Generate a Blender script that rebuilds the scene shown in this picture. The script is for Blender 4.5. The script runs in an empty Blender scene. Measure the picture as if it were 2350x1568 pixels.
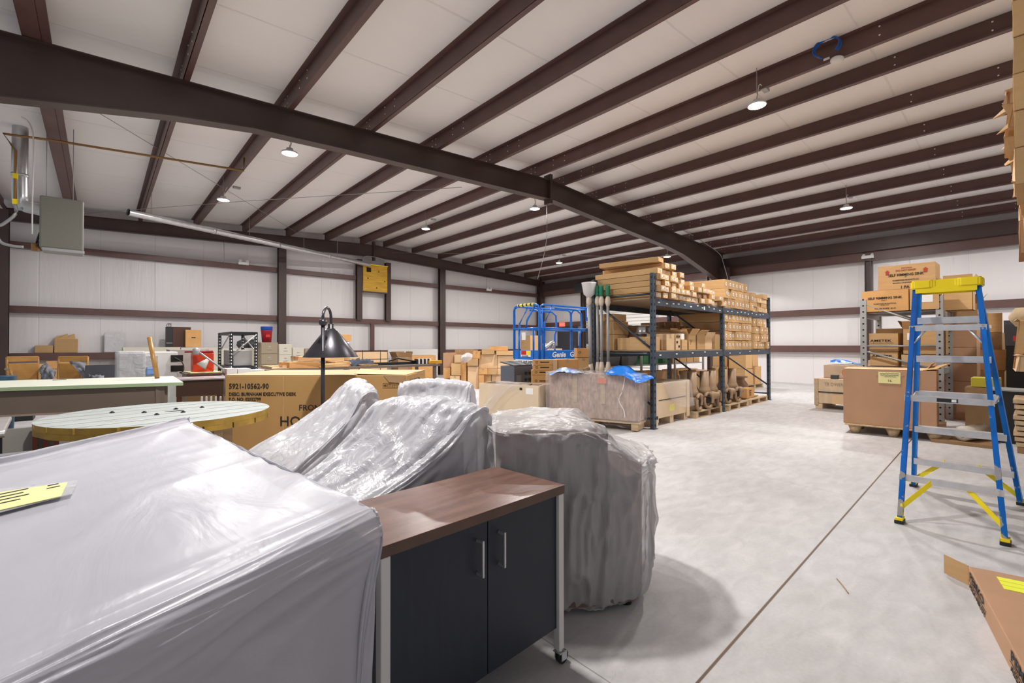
import bpy, bmesh, math, random
from mathutils import Vector, Matrix, noise
random.seed(7)
PI = math.pi
S = bpy.context.scene
COL = S.collection

# ---------------------------------------------------------------- camera
F = 1068.8; H = 1.25
YAW, PITCH, ROLL = 0.72434845, 8.359e-3, -1.445e-3
cyw, sy = math.cos(YAW), math.sin(YAW)
_f = Vector((sy, cyw, 0)); _r = Vector((cyw, -sy, 0)); _u = Vector((0, 0, 1))
_f2 = _f*math.cos(PITCH)+_u*math.sin(PITCH); _u2 = -_f*math.sin(PITCH)+_u*math.cos(PITCH)
_r3 = _r*math.cos(ROLL)+_u2*math.sin(ROLL); _u3 = -_r*math.sin(ROLL)+_u2*math.cos(ROLL)
cam = bpy.data.cameras.new('camera'); camo = bpy.data.objects.new('camera', cam); COL.objects.link(camo)
cam.sensor_width = 36; cam.lens = F/2350*36; cam.clip_start = .05; cam.clip_end = 100
m = Matrix((_r3, _u3, -_f2)).transposed().to_4x4(); m.translation = (0, 0, H)
camo.matrix_world = m
S.camera = camo
# ---------------------------------------------------------------- world, exposure
W = bpy.data.worlds.new('world'); S.world = W; W.use_nodes = True
W.node_tree.nodes['Background'].inputs[0].default_value = (.93, .95, 1, 1)
W.node_tree.nodes['Background'].inputs[1].default_value = .32
S.view_settings.view_transform = 'Standard'; S.view_settings.look = 'None'
S.view_settings.gamma = 1; S.view_settings.exposure = 0.35; S.view_settings.use_curve_mapping = False
S.cycles.max_bounces = 10; S.cycles.diffuse_bounces = 6; S.cycles.sample_clamp_indirect = 6
LAMP_W = 140
# high bay lamps: (x, y, z of the lens)
LAMPS = [(2.31, 8.09, 4.4), (2.06, 12.1, 4.53), (8.05, 8.24, 4.64), (7.35, 12.23, 4.78), (13.35, 12.32, 4.46), (14.37, 8.31, 4.25), (7.2, 2.71, 4.77), (13.17, 2.98, 4.48)]
for i, (x, y, z) in enumerate(LAMPS + [(1.2, 3.2, 4.6), (8.2, -1.8, 4.6), (13.6, -1.6, 4.5)]):
    L = bpy.data.lights.new('high_bay_light', 'AREA'); L.shape = 'DISK'; L.size = .26
    L.energy = LAMP_W*(1.25 if (x, y) == (1.2, 3.2) else 1); L.color = (1, .97, .94)
    o = bpy.data.objects.new('high_bay_light', L); COL.objects.link(o); o.location = (x, y, z-.03)

# ---------------------------------------------------------------- measuring helpers (photo pixel -> point on a plane of the room)
CAM = Vector((0, 0, H))
def ray(px, py): return _r3*((px-1175)/F) - _u3*((py-784)/F) + _f2
def onY(px, py, Y): d = ray(px, py); return CAM+d*(Y/d.y)
def onX(px, py, X): d = ray(px, py); return CAM+d*(X/d.x)
def onZ(px, py, Z=0): d = ray(px, py); return CAM+d*((Z-H)/d.z)
def onD(px, py, D): return CAM+ray(px, py)*D            # at depth D in front of the viewer

# ---------------------------------------------------------------- materials
MATS = {}
def mat(name, col, rough=.6, metal=0, var=0, noise_s=0, noise_a=0, bump=0, bump_s=30, emit=0, alpha=1, spec=.5, stretch=None, coat=0, trans=0):
    if name in MATS: return MATS[name]
    M = bpy.data.materials.new(name); M.use_nodes = True; MATS[name] = M
    nt = M.node_tree; b = nt.nodes['Principled BSDF']; N = nt.nodes.new; Lk = nt.links.new
    b.inputs['Base Color'].default_value = (*col, 1); b.inputs['Roughness'].default_value = rough
    b.inputs['Metallic'].default_value = metal; b.inputs['Alpha'].default_value = alpha
    b.inputs['Specular IOR Level'].default_value = spec; b.inputs['Coat Weight'].default_value = coat
    b.inputs['Transmission Weight'].default_value = trans
    if emit:
        b.inputs['Emission Color'].default_value = (*col, 1); b.inputs['Emission Strength'].default_value = emit
    tc = None
    if noise_s or bump:
        tc = N('ShaderNodeTexCoord'); mp = N('ShaderNodeMapping'); Lk(tc.outputs['Object'], mp.inputs[0])
        if stretch: mp.inputs['Scale'].default_value = stretch
        src = mp.outputs[0]
    last = None
    if noise_s:
        n = N('ShaderNodeTexNoise'); n.inputs['Scale'].default_value = noise_s; n.inputs['Detail'].default_value = 5; Lk(src, n.inputs[0])
        r = N('ShaderNodeMapRange'); r.inputs[1].default_value = .25; r.inputs[2].default_value = .75
        r.inputs[3].default_value = 1-noise_a; r.inputs[4].default_value = 1+noise_a; Lk(n.outputs[0], r.inputs[0]); last = r.outputs[0]
    if var:
        oi = N('ShaderNodeObjectInfo'); r2 = N('ShaderNodeMapRange'); r2.inputs[3].default_value = 1-var; r2.inputs[4].default_value = 1+var
        Lk(oi.outputs['Random'], r2.inputs[0])
        if last:
            mu = N('ShaderNodeMath'); mu.operation = 'MULTIPLY'; Lk(last, mu.inputs[0]); Lk(r2.outputs[0], mu.inputs[1]); last = mu.outputs[0]
        else: last = r2.outputs[0]
    if last:
        hs = N('ShaderNodeHueSaturation'); hs.inputs['Color'].default_value = (*col, 1); Lk(last, hs.inputs['Value']); Lk(hs.outputs[0], b.inputs['Base Color'])
    if bump:
        n = N('ShaderNodeTexNoise'); n.inputs['Scale'].default_value = bump_s; n.inputs['Detail'].default_value = 4; Lk(src, n.inputs[0])
        bp = N('ShaderNodeBump'); bp.inputs['Strength'].default_value = min(1, bump); bp.inputs['Distance'].default_value = .02*max(1, bump); Lk(n.outputs[0], bp.inputs['Height']); Lk(bp.outputs[0], b.inputs['Normal'])
    return M

def mat_concrete():
    M = bpy.data.materials.new('concrete'); M.use_nodes = True; nt = M.node_tree; b = nt.nodes['Principled BSDF']; N = nt.nodes.new; Lk = nt.links.new
    tc = N('ShaderNodeTexCoord')
    def noi(scale, det, st=(1, 1, 1), dist=0):
        mp = N('ShaderNodeMapping'); mp.inputs['Scale'].default_value = st; Lk(tc.outputs['Object'], mp.inputs[0])
        n = N('ShaderNodeTexNoise'); n.inputs['Scale'].default_value = scale; n.inputs['Detail'].default_value = det; n.inputs['Distortion'].default_value = dist; Lk(mp.outputs[0], n.inputs[0]); return n.outputs[0]
    def ramp(src, a, b_, lo, hi):
        r = N('ShaderNodeMapRange'); r.inputs[1].default_value = a; r.inputs[2].default_value = b_; r.inputs[3].default_value = lo; r.inputs[4].default_value = hi; Lk(src, r.inputs[0]); return r.outputs[0]
    def mul(a, b_):
        q = N('ShaderNodeMath'); q.operation = 'MULTIPLY'; Lk(a, q.inputs[0]); Lk(b_, q.inputs[1]); return q.outputs[0]
    v = mul(ramp(noi(.7, 6, (1, 1, 1), 1.2), .3, .7, .9, 1.07), ramp(noi(5, 9, (1, 2.2, 1), .6), .3, .72, .87, 1.09))
    v = mul(v, ramp(noi(60, 6), .3, .7, .95, 1.04)); v = mul(v, ramp(noi(17, 8, (1, 1, 1), 2), .66, .76, 1, .86))
    mx = N('ShaderNodeMix'); mx.data_type = 'RGBA'; mx.inputs['A'].default_value = (.50, .478, .47, 1); mx.inputs['B'].default_value = (.585, .575, .58, 1)
    Lk(ramp(noi(.45, 3), .35, .65, 0, 1), mx.inputs[0])
    hs = N('ShaderNodeHueSaturation'); Lk(mx.outputs['Result'], hs.inputs['Color']); Lk(v, hs.inputs['Value'])
    # saw cut joints
    sp = N('ShaderNodeSeparateXYZ'); Lk(tc.outputs['Object'], sp.inputs[0])
    def joint(cx, cyy, c, w, col, prev, strength=1):
        a = N('ShaderNodeMath'); a.operation = 'MULTIPLY'; a.inputs[1].default_value = cx; Lk(sp.outputs[0], a.inputs[0])
        a2 = N('ShaderNodeMath'); a2.operation = 'MULTIPLY_ADD'; a2.inputs[1].default_value = cyy; Lk(sp.outputs[1], a2.inputs[0]); Lk(a.outputs[0], a2.inputs[2])
        a3 = N('ShaderNodeMath'); a3.operation = 'ADD'; a3.inputs[1].default_value = c; Lk(a2.outputs[0], a3.inputs[0])
        a4 = N('ShaderNodeMath'); a4.operation = 'ABSOLUTE'; Lk(a3.outputs[0], a4.inputs[0])
        r = ramp(a4.outputs[0], w*.5, w, strength, 0)
        x = N('ShaderNodeMix'); x.data_type = 'RGBA'; Lk(r, x.inputs[0]); Lk(prev, x.inputs['A']); x.inputs['B'].default_value = (*col, 1); return x.outputs['Result']
    c = joint(-.0428, 1, -.774, .008, (.11, .06, .03), hs.outputs[0])
    c = joint(1, 0, -1.42, .004, (.22, .19, .17), c, .8)
    c = joint(1, -.12, -4.52, .003, (.3, .28, .27), c, .7)
    c = joint(0, 1, -7.6, .006, (.2, .18, .17), c)
    c = joint(1, 0, -9.2, .005, (.25, .2, .18), c)
    Lk(c, b.inputs['Base Color']); b.inputs['Roughness'].default_value = .55; b.inputs['Specular IOR Level'].default_value = .35
    bp = N('ShaderNodeBump'); bp.inputs['Strength'].default_value = .08; Lk(v, bp.inputs['Height']); Lk(bp.outputs[0], b.inputs['Normal'])
    return M

def mat_vinyl(name, wrinkle_axis, seam_axis, seam_step, col=(.66, .635, .635), rough=.33, bstr=.35):
    """white vinyl faced insulation: fine wrinkles running along one axis plus seams"""
    M = bpy.data.materials.new(name); M.use_nodes = True; nt = M.node_tree; b = nt.nodes['Principled BSDF']; N = nt.nodes.new; Lk = nt.links.new
    tc = N('ShaderNodeTexCoord'); sp = N('ShaderNodeSeparateXYZ'); Lk(tc.outputs['Object'], sp.inputs[0])
    def noi(scale, st, det=4, dist=0):
        mp = N('ShaderNodeMapping'); mp.inputs['Scale'].default_value = st; Lk(tc.outputs['Object'], mp.inputs[0])
        n = N('ShaderNodeTexNoise'); n.inputs['Scale'].default_value = scale; n.inputs['Detail'].default_value = det; n.inputs['Distortion'].default_value = dist; Lk(mp.outputs[0], n.inputs[0]); return n.outputs[0]
    st = [1, 1, 1]; st[wrinkle_axis] = .12
    n1 = noi(7, st, 6, .3); n2 = noi(.8, (1, 1, 1), 2)
    q = N('ShaderNodeMath'); q.operation = 'MULTIPLY'; Lk(n1, q.inputs[0]); Lk(n2, q.inputs[1])
    a = N('ShaderNodeMath'); a.operation = 'PINGPONG'; a.inputs[1].default_value = seam_step/2; Lk(sp.outputs[seam_axis], a.inputs[0])
    r = N('ShaderNodeMapRange'); r.inputs[1].default_value = .004; r.inputs[2].default_value = .02; Lk(a.outputs[0], r.inputs[0])
    ad = N('ShaderNodeMath'); ad.operation = 'MULTIPLY_ADD'; ad.inputs[1].default_value = .25; Lk(r.outputs[0], ad.inputs[0]); Lk(q.outputs[0], ad.inputs[2])
    bp = N('ShaderNodeBump'); bp.inputs['Strength'].default_value = bstr; bp.inputs['Distance'].default_value = .06; Lk(ad.outputs[0], bp.inputs['Height']); Lk(bp.outputs[0], b.inputs['Normal'])
    mx = N('ShaderNodeMix'); mx.data_type = 'RGBA'; mx.inputs['A'].default_value = (*[k*.8 for k in col], 1); mx.inputs['B'].default_value = (*col, 1)
    r3 = N('ShaderNodeMapRange'); r3.inputs[1].default_value = .0; r3.inputs[2].default_value = .012; r3.inputs[3].default_value = .35; Lk(a.outputs[0], r3.inputs[0])
    Lk(r3.outputs[0], mx.inputs[0]); Lk(mx.outputs['Result'], b.inputs['Base Color'])
    b.inputs['Roughness'].default_value = rough
    return M

def mat_wrap(name, col, rough, alpha, bscale=5, bstr=.5, stretch=(1, 1, 1), spec=.6):
    """thin crinkled plastic film"""
    M = bpy.data.materials.new(name); M.use_nodes = True; nt = M.node_tree; b = nt.nodes['Principled BSDF']; N = nt.nodes.new; Lk = nt.links.new
    tc = N('ShaderNodeTexCoord'); mp = N('ShaderNodeMapping'); mp.inputs['Scale'].default_value = stretch; Lk(tc.outputs['Object'], mp.inputs[0])
    n = N('ShaderNodeTexNoise'); n.inputs['Scale'].default_value = bscale; n.inputs['Detail'].default_value = 5; n.inputs['Distortion'].default_value = .8; Lk(mp.outputs[0], n.inputs[0])
    v = N('ShaderNodeTexNoise'); v.noise_type = 'RIDGED_MULTIFRACTAL'; v.inputs['Scale'].default_value = bscale*.8; v.inputs['Detail'].default_value = 3; Lk(mp.outputs[0], v.inputs[0])
    a = N('ShaderNodeMath'); a.operation = 'MULTIPLY_ADD'; a.inputs[1].default_value = .22; Lk(v.outputs[0], a.inputs[0]); Lk(n.outputs[0], a.inputs[2])
    bp = N('ShaderNodeBump'); bp.inputs['Strength'].default_value = bstr; bp.inputs['Distance'].default_value = .03; Lk(a.outputs[0], bp.inputs['Height']); Lk(bp.outputs[0], b.inputs['Normal'])
    b.inputs['Base Color'].default_value = (*col, 1); b.inputs['Roughness'].default_value = rough; b.inputs['Alpha'].default_value = alpha; b.inputs['Specular IOR Level'].default_value = spec
    return M

STEEL = mat('brown_painted_steel', (.112, .056, .049), .42, noise_s=3, noise_a=.14, var=.08)
STEELD = mat('dark_brown_steel', (.060, .036, .031), .42, noise_s=1.5, noise_a=.2)
BOLT = mat('zinc_bolt', (.8, .8, .8), .3, .6)
CONC = mat_concrete()
VWALLY = mat_vinyl('white_wall_vinyl_gable', 2, 0, 1.2, (.74, .715, .72))
VWALLX = mat_vinyl('white_wall_vinyl_side', 2, 1, 1.2, (.74, .715, .72))
VROOF = mat_vinyl('white_roof_vinyl', 0, 1, 1.5, (.82, .79, .775), .45, .45)
CARD = mat('corrugated_cardboard', (.55, .345, .165), .8, var=.14, noise_s=4, noise_a=.07, stretch=(1, 1, 6), spec=.2)
CARDL = mat('light_cardboard', (.66, .46, .27), .8, var=.12, noise_s=6, noise_a=.06, spec=.2)
CARDO = mat('orange_cardboard', (.60, .33, .13), .75, noise_s=6, noise_a=.08, spec=.2)
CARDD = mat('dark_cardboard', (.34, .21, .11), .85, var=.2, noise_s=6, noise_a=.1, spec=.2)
CARDP = mat('pinkish_cardboard', (.47, .275, .165), .78, noise_s=5, noise_a=.05, spec=.2)
CARDB = mat('desk_carton_cardboard', (.46, .265, .10), .7, noise_s=3, noise_a=.07, stretch=(1, 1, .2), spec=.25)
TAPE = mat('packing_tape', (.44, .29, .15), .3, spec=.6)
PAPER = mat('white_paper_label', (.8, .8, .79), .6)
INK = mat('black_ink', (.018, .015, .014), .7)
REDINK = mat('red_ink', (.35, .04, .03), .7)
BROWNINK = mat('brown_ink', (.12, .05, .02), .7)
YELP = mat('yellow_paper', (.80, .74, .34), .6)
HIVIS = mat('fluorescent_yellow_tape', (.85, .9, .05), .5)
BLUEST = mat('slate_blue_rack_steel', (.045, .062, .085), .45, .2, noise_s=5, noise_a=.3)
GALV = mat('galvanized_steel', (.56, .56, .57), .32, .75, noise_s=9, noise_a=.12)
GREYST = mat('grey_painted_steel', (.36, .36, .36), .45, .3, noise_s=4, noise_a=.12)
ALU = mat('aluminium', (.66, .66, .68), .35, .6, noise_s=14, noise_a=.12)
BLACK = mat('black_matte', (.012, .012, .014), .5)
BLACKM = mat('black_slotted_steel', (.018, .02, .026), .4, .3)
BRONZE = mat('dark_bronze_metal', (.075, .07, .08), .33, .8, noise_s=6, noise_a=.2)
BLUEL = mat('ladder_blue_fibreglass', (.004, .25, .80), .42, noise_s=7, noise_a=.15)
nt_ = BLUEL.node_tree; b_ = nt_.nodes['Principled BSDF']; src_ = b_.inputs['Base Color'].links[0].from_socket
tc_ = nt_.nodes.new('ShaderNodeTexCoord'); n_ = nt_.nodes.new('ShaderNodeTexNoise'); n_.inputs['Scale'].default_value = 11; n_.inputs['Detail'].default_value = 6; nt_.links.new(tc_.outputs['Object'], n_.inputs[0])
sx_ = nt_.nodes.new('ShaderNodeSeparateXYZ'); nt_.links.new(tc_.outputs['Object'], sx_.inputs[0])
hz_ = nt_.nodes.new('ShaderNodeMapRange'); hz_.inputs[1].default_value = .1; hz_.inputs[2].default_value = 1.3; hz_.inputs[3].default_value = .06; hz_.inputs[4].default_value = -.10; nt_.links.new(sx_.outputs[2], hz_.inputs[0])
ad_ = nt_.nodes.new('ShaderNodeMath'); nt_.links.new(n_.outputs[0], ad_.inputs[0]); nt_.links.new(hz_.outputs[0], ad_.inputs[1])
mr_ = nt_.nodes.new('ShaderNodeMapRange'); mr_.inputs[1].default_value = .615; mr_.inputs[2].default_value = .64; nt_.links.new(ad_.outputs[0], mr_.inputs[0])
mx_ = nt_.nodes.new('ShaderNodeMix'); mx_.data_type = 'RGBA'; nt_.links.new(mr_.outputs[0], mx_.inputs[0]); nt_.links.new(src_, mx_.inputs['A']); mx_.inputs['B'].default_value = (.6, .58, .58, 1); nt_.links.new(mx_.outputs['Result'], b_.inputs['Base Color'])
PAINTW = mat('dried_white_paint', (.62, .6, .6), .7)
BLUEG = mat('lift_blue_paint', (.008, .16, .62), .35, noise_s=4, noise_a=.12)
BLUEC = mat('blue_cable', (.01, .10, .40), .4)
YEL = mat('yellow_plastic', (.95, .73, .008), .4, noise_s=6, noise_a=.06)
WOOD = mat('pallet_wood', (.52, .38, .23), .8, noise_s=4, noise_a=.2, stretch=(1, 6, 6))
WOODL = mat('pale_plywood', (.66, .50, .33), .7, noise_s=3, noise_a=.12, stretch=(1, 4, 1))
WOODY = mat('varnished_yellow_plywood', (.60, .34, .03), .4, noise_s=3, noise_a=.28, stretch=(.6, 1, 7))
WOODG = mat('weathered_grey_plank', (.35, .38, .375), .75, noise_s=5, noise_a=.3, stretch=(1, 9, 3))
WOODE = mat('ochre_stained_plank_edge', (.42, .25, .035), .7, noise_s=8, noise_a=.3)
OAK = mat('golden_oak', (.38, .19, .05), .35, noise_s=5, noise_a=.2, stretch=(1, 5, 1))
WALNUT = mat('walnut_laminate', (.165, .088, .066), .3, noise_s=4, noise_a=.32, stretch=(1, 7, 1), spec=.6, bump=.05)
WALEDGE = mat('walnut_edge_band', (.10, .05, .033), .45, noise_s=9, noise_a=.2)
NAVY = mat('dark_navy_laminate', (.006, .0115, .025), .5, noise_s=60, noise_a=.25, stretch=(1, 1, .1))
OFFW = mat('off_white_metal', (.62, .60, .58), .4)
CREAM = mat('cream_enamel', (.55, .52, .43), .45, noise_s=3, noise_a=.05)
TANM = mat('tan_enamel', (.30, .24, .165), .45)
TAUPE = mat('taupe_laminate', (.16, .12, .093), .55, noise_s=3, noise_a=.06)
GREENW = mat('pale_green_laminate', (.72, .74, .62), .5, noise_s=3, noise_a=.05)
GREENE = mat('green_edge', (.35, .45, .26), .5)
CLOTHG = mat('grey_fabric', (.20, .20, .23), .9, noise_s=14, noise_a=.35)
TARP = mat('blue_tarpaulin', (.01, .17, .62), .35, bump=.6, bump_s=14)
TARPL = mat('pale_blue_plastic_sheet', (.22, .36, .68), .3, bump=.6, bump_s=14)
HEAT = mat('olive_grey_heater_enamel', (.175, .17, .14), .5, noise_s=30, noise_a=.05)
COPPER = mat('brass_gas_pipe', (.32, .17, .055), .4, .5)
RED = mat('red_paint', (.55, .02, .012), .4)
ORANGER = mat('orange_red_paint', (.60, .045, .012), .35)
MAROON = mat('maroon_plastic', (.33, .01, .02), .4)
BLUEP = mat('blue_plastic', (.01, .07, .42), .4)
GREYP = mat('dark_grey_plastic', (.055, .06, .065), .5)
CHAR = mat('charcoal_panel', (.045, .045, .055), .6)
MAHOG = mat('mahogany_veneer', (.075, .022, .01), .35)
CAST = mat('brown_primer_casting', (.33, .215, .125), .5, noise_s=5, noise_a=.1)
CASTD = mat('dark_hollow', (.01, .008, .006), .9)
LED = mat('lit_led_lens', (1, .98, .95), .5, emit=14)
WPL = mat('white_plastic', (.7, .69, .67), .5)
FILM = mat_wrap('clear_stretch_film', (.74, .71, .71), .2, .26, 9, 1, (1, 1, 1), .8)
DUST = mat_wrap('milky_dust_sheet', (.585, .575, .635), .32, .68, 5, .22, (1, .35, 1), .4)
DUST2 = mat_wrap('milky_chair_bag', (.62, .61, .65), .3, .74, 8, .7, (1, 1, .4), .5)
DUST3 = mat_wrap('grey_chair_bag', (.62, .60, .605), .3, .52, 8, .7, (1, 1, .3), .5)
CLEARP = mat_wrap('clear_bag', (.75, .75, .78), .15, .5, 8, .8)
UPH = mat('brown_upholstery', (.16, .10, .085), .8)
LITTOP = mat('lit_top_white', (.54, .54, .58), .8)  # pale tone standing in for light on top of the dust sheet
BAG = mat('beige_wrap', (.62, .52, .42), .5, bump=.4, bump_s=8)
GREENP = mat('green_patterned_card', (.02, .16, .06), .5)
GREENS = mat('green_plastic', (.01, .17, .09), .4)
CANVAS = mat('cream_canvas', (.66, .53, .38), .8, noise_s=3, noise_a=.05)

# ---------------------------------------------------------------- mesh builders
def BM(): return bmesh.new()
def add_box(bm, c, s, rz=0, mi=0, bev=0, tilt=None):
    """box with centre c and full size s"""
    g = bmesh.ops.create_cube(bm, size=1)['verts']
    M = Matrix.Translation(c) @ Matrix.Rotation(rz, 4, 'Z')
    if tilt: M = M @ Matrix.Rotation(tilt[1], 4, tilt[0])
    M = M @ Matrix.Diagonal((*s, 1))
    bmesh.ops.transform(bm, matrix=M, verts=g)
    fs = {f for v in g for f in v.link_faces}
    for f in fs: f.material_index = mi
    if bev:
        es = list({e for v in g for e in v.link_edges})
        r = bmesh.ops.bevel(bm, geom=es, offset=bev, segments=2, affect='EDGES', profile=.5)
        for f in r['faces']: f.material_index = mi
    return g
def add_cyl(bm, p0, p1, r0, r1=None, seg=16, mi=0, caps=True, smooth=True):
    p0, p1 = Vector(p0), Vector(p1); r1 = r0 if r1 is None else r1
    d = p1-p0; L = d.length
    g = bmesh.ops.create_cone(bm, cap_ends=caps, segments=seg, radius1=r0, radius2=r1, depth=L)['verts']
    M = Matrix.Translation((p0+p1)/2) @ d.to_track_quat('Z', 'Y').to_matrix().to_4x4()
    bmesh.ops.transform(bm, matrix=M, verts=g)
    for f in {f for v in g for f in v.link_faces}:
        f.material_index = mi; f.smooth = smooth and len(f.verts) == 4
    return g
def smooth_path(pts, n=6):
    P = [Vector(p) for p in pts]; out = []
    for i in range(len(P)-1):
        a, b, c, d = P[max(i-1, 0)], P[i], P[i+1], P[min(i+2, len(P)-1)]
        for k in range(n):
            t = k/n; out.append(.5*((2*b)+(-a+c)*t+(2*a-5*b+4*c-d)*t*t+(-a+3*b-3*c+d)*t**3))
    out.append(P[-1]); return out
def add_tube(bm, pts, r, seg=8, mi=0, smooth=0):
    P = smooth_path(pts, smooth) if smooth else [Vector(p) for p in pts]
    rings = []; n = len(P)
    for i, p in enumerate(P):
        t = (P[min(i+1, n-1)]-P[max(i-1, 0)]).normalized()
        up = Vector((0, 0, 1)) if abs(t.z) < .95 else Vector((1, 0, 0))
        a = t.cross(up).normalized(); b = t.cross(a)
        rr = r(i/(n-1)) if callable(r) else r
        rings.append([bm.verts.new(p+a*rr*math.cos(2*PI*k/seg)+b*rr*math.sin(2*PI*k/seg)) for k in range(seg)])
    for i in range(n-1):
        for k in range(seg):
            f = bm.faces.new((rings[i][k], rings[i][(k+1) % seg], rings[i+1][(k+1) % seg], rings[i+1][k])); f.smooth = True; f.material_index = mi
    for R_ in (rings[0][::-1], rings[-1]):
        f = bm.faces.new(R_); f.material_index = mi
def add_lathe(bm, prof, seg=28, mi=0, M=None, cap=True):
    rings = []
    for r, z in prof: rings.append([bm.verts.new((r*math.cos(2*PI*k/seg), r*math.sin(2*PI*k/seg), z)) for k in range(seg)])
    for i in range(len(prof)-1):
        for k in range(seg):
            f = bm.faces.new((rings[i][k], rings[i][(k+1) % seg], rings[i+1][(k+1) % seg], rings[i+1][k])); f.smooth = True; f.material_index = mi
    if cap:
        for R_, ok in ((rings[0][::-1], prof[0][0] > 1e-4), (rings[-1], prof[-1][0] > 1e-4)):
            if ok: f = bm.faces.new(R_); f.material_index = mi
    if M: bmesh.ops.transform(bm, matrix=M, verts=[v for R_ in rings for v in R_])
def add_prism(bm, poly, z0, z1, mi=0, M=None):
    a = [bm.verts.new((x, y, z0)) for x, y in poly]; b = [bm.verts.new((x, y, z1)) for x, y in poly]; n = len(poly)
    fs = [bm.faces.new(a[::-1]), bm.faces.new(b)]+[bm.faces.new((a[i], a[(i+1) % n], b[(i+1) % n], b[i])) for i in range(n)]
    for f in fs: f.material_index = mi
    if M: bmesh.ops.transform(bm, matrix=M, verts=a+b)
    return a+b
def quad(bm, pts, mi=0):
    f = bm.faces.new([bm.verts.new(p) for p in pts]); f.material_index = mi; return f
def add_plate(bm, a, b, c, d, th, mi=0):
    """thin slab on quad a b c d, thickened along its normal"""
    P = [Vector(p) for p in (a, b, c, d)]; n = (P[1]-P[0]).cross(P[3]-P[0]).normalized()*th
    lo = [bm.verts.new(p) for p in P]; hi = [bm.verts.new(p+n) for p in P]
    for f in [bm.faces.new(lo[::-1]), bm.faces.new(hi)]+[bm.faces.new((lo[i], lo[(i+1) % 4], hi[(i+1) % 4], hi[i])) for i in range(4)]: f.material_index = mi
def crom(a, b, c, d, t): return .5*((2*b)+(c-a)*t+(2*a-5*b+4*c-d)*t*t+(-a+3*b-3*c+d)*t**3)
def patch(bm, net, n=8, wob=0, freq=6, seedv=0, mi=0, stretch=(1, 1, 1), closed=False):
    """smooth surface through a net of points, with real folds"""
    R_, C_ = len(net), len(net[0]); net = [[Vector(p) for p in r] for r in net]
    def row(r, m_):
        out = []
        cnt = C_ if closed else C_-1
        for j in range(cnt):
            for k in range(m_):
                g = (lambda q: r[q % C_]) if closed else (lambda q: r[min(max(q, 0), C_-1)])
                out.append(crom(g(j-1), g(j), g(j+1), g(j+2), k/m_))
        if not closed: out.append(r[-1].copy())
        return out
    rows = [row(r, n) for r in net]; G = []
    for i in range(R_-1):
        for k in range(n):
            g = lambda q: rows[min(max(q, 0), R_-1)]
            G.append([crom(g(i-1)[j], g(i)[j], g(i+1)[j], g(i+2)[j], k/n) for j in range(len(rows[0]))])
    G.append(rows[-1])
    nr, nc = len(G), len(G[0])
    if wob:
        N_ = []
        for i in range(nr):
            rr = []
            for j in range(nc):
                du = G[i][(j+1) % nc if closed else min(j+1, nc-1)]-G[i][(j-1) % nc if closed else max(j-1, 0)]
                dv = G[min(i+1, nr-1)][j]-G[max(i-1, 0)][j]
                nn = du.cross(dv); nn = nn.normalized() if nn.length > 1e-9 else Vector((0, 0, 1)); rr.append(nn)
            N_.append(rr)
        for i in range(nr):
            for j in range(nc):
                p = G[i][j]; q = Vector((i/n*stretch[0], j/n*stretch[1] if not closed else 0, 0))+Vector((seedv, seedv*2, 0))
                if closed: aa = 2*PI*j/nc; q += Vector((0, math.cos(aa)*stretch[1], math.sin(aa)*stretch[1]))
                else: q += Vector((0, 0, noise.noise(q*.5+Vector((5, 5, 5)))*1.2))
                w_ = (1-abs(noise.noise(q)))**6*.9-.35+.35*noise.noise(q*.6)+.5*((1-abs(noise.noise(q*2.1+Vector((9, 3, 1)))))**6-.35)
                G[i][j] = p+N_[i][j]*w_*wob*((1-.75*abs(N_[i][j].z))*min(1, (nr-1-i)/(3.2*n)) if closed else 1)
    V = [[bm.verts.new((p.x, p.y, max(p.z, .002))) for p in r] for r in G]
    for i in range(nr-1):
        for j in range(nc if closed else nc-1):
            f = bm.faces.new((V[i][j], V[i][(j+1) % nc], V[i+1][(j+1) % nc], V[i+1][j])); f.smooth = True; f.material_index = mi
    return V

def obj(name, bm, mats, parent=None, label=None, loc=(0, 0, 0), rz=0):
    me = bpy.data.meshes.new(name)
    bmesh.ops.recalc_face_normals(bm, faces=bm.faces[:])
    bm.to_mesh(me); bm.free()
    for M in (mats if isinstance(mats, (list, tuple)) else [mats]): me.materials.append(M)
    o = bpy.data.objects.new(name, me); COL.objects.link(o); o.parent = parent
    o.location = loc; o.rotation_euler = (0, 0, rz)
    if label: o['label'] = label
    return o
def tag(o, label, cat, group=None, kind=None):
    o['label'] = label; o['category'] = cat
    if group: o['group'] = group
    if kind: o['kind'] = kind
    return o
def thing(name, label, cat, loc=(0, 0, 0), rz=0, group=None):
    o = bpy.data.objects.new(name, None); COL.objects.link(o); o.location = loc; o.rotation_euler = (0, 0, rz); o.empty_display_size = .1
    return tag(o, label, cat, group)
def struct(name, bm, mats, label=None):
    o = obj(name, bm, mats); o['kind'] = 'structure'
    if label: o['label'] = label
    return o
def copy_thing(o, loc, rz, label=None):
    def cp(q, par):
        c = q.copy(); COL.objects.link(c); c.parent = par
        for ch in q.children: cp(ch, c)
        return c
    c = cp(o, None); c.location = loc; c.rotation_euler = (0, 0, rz)
    if label: c['label'] = label
    return c
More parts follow.
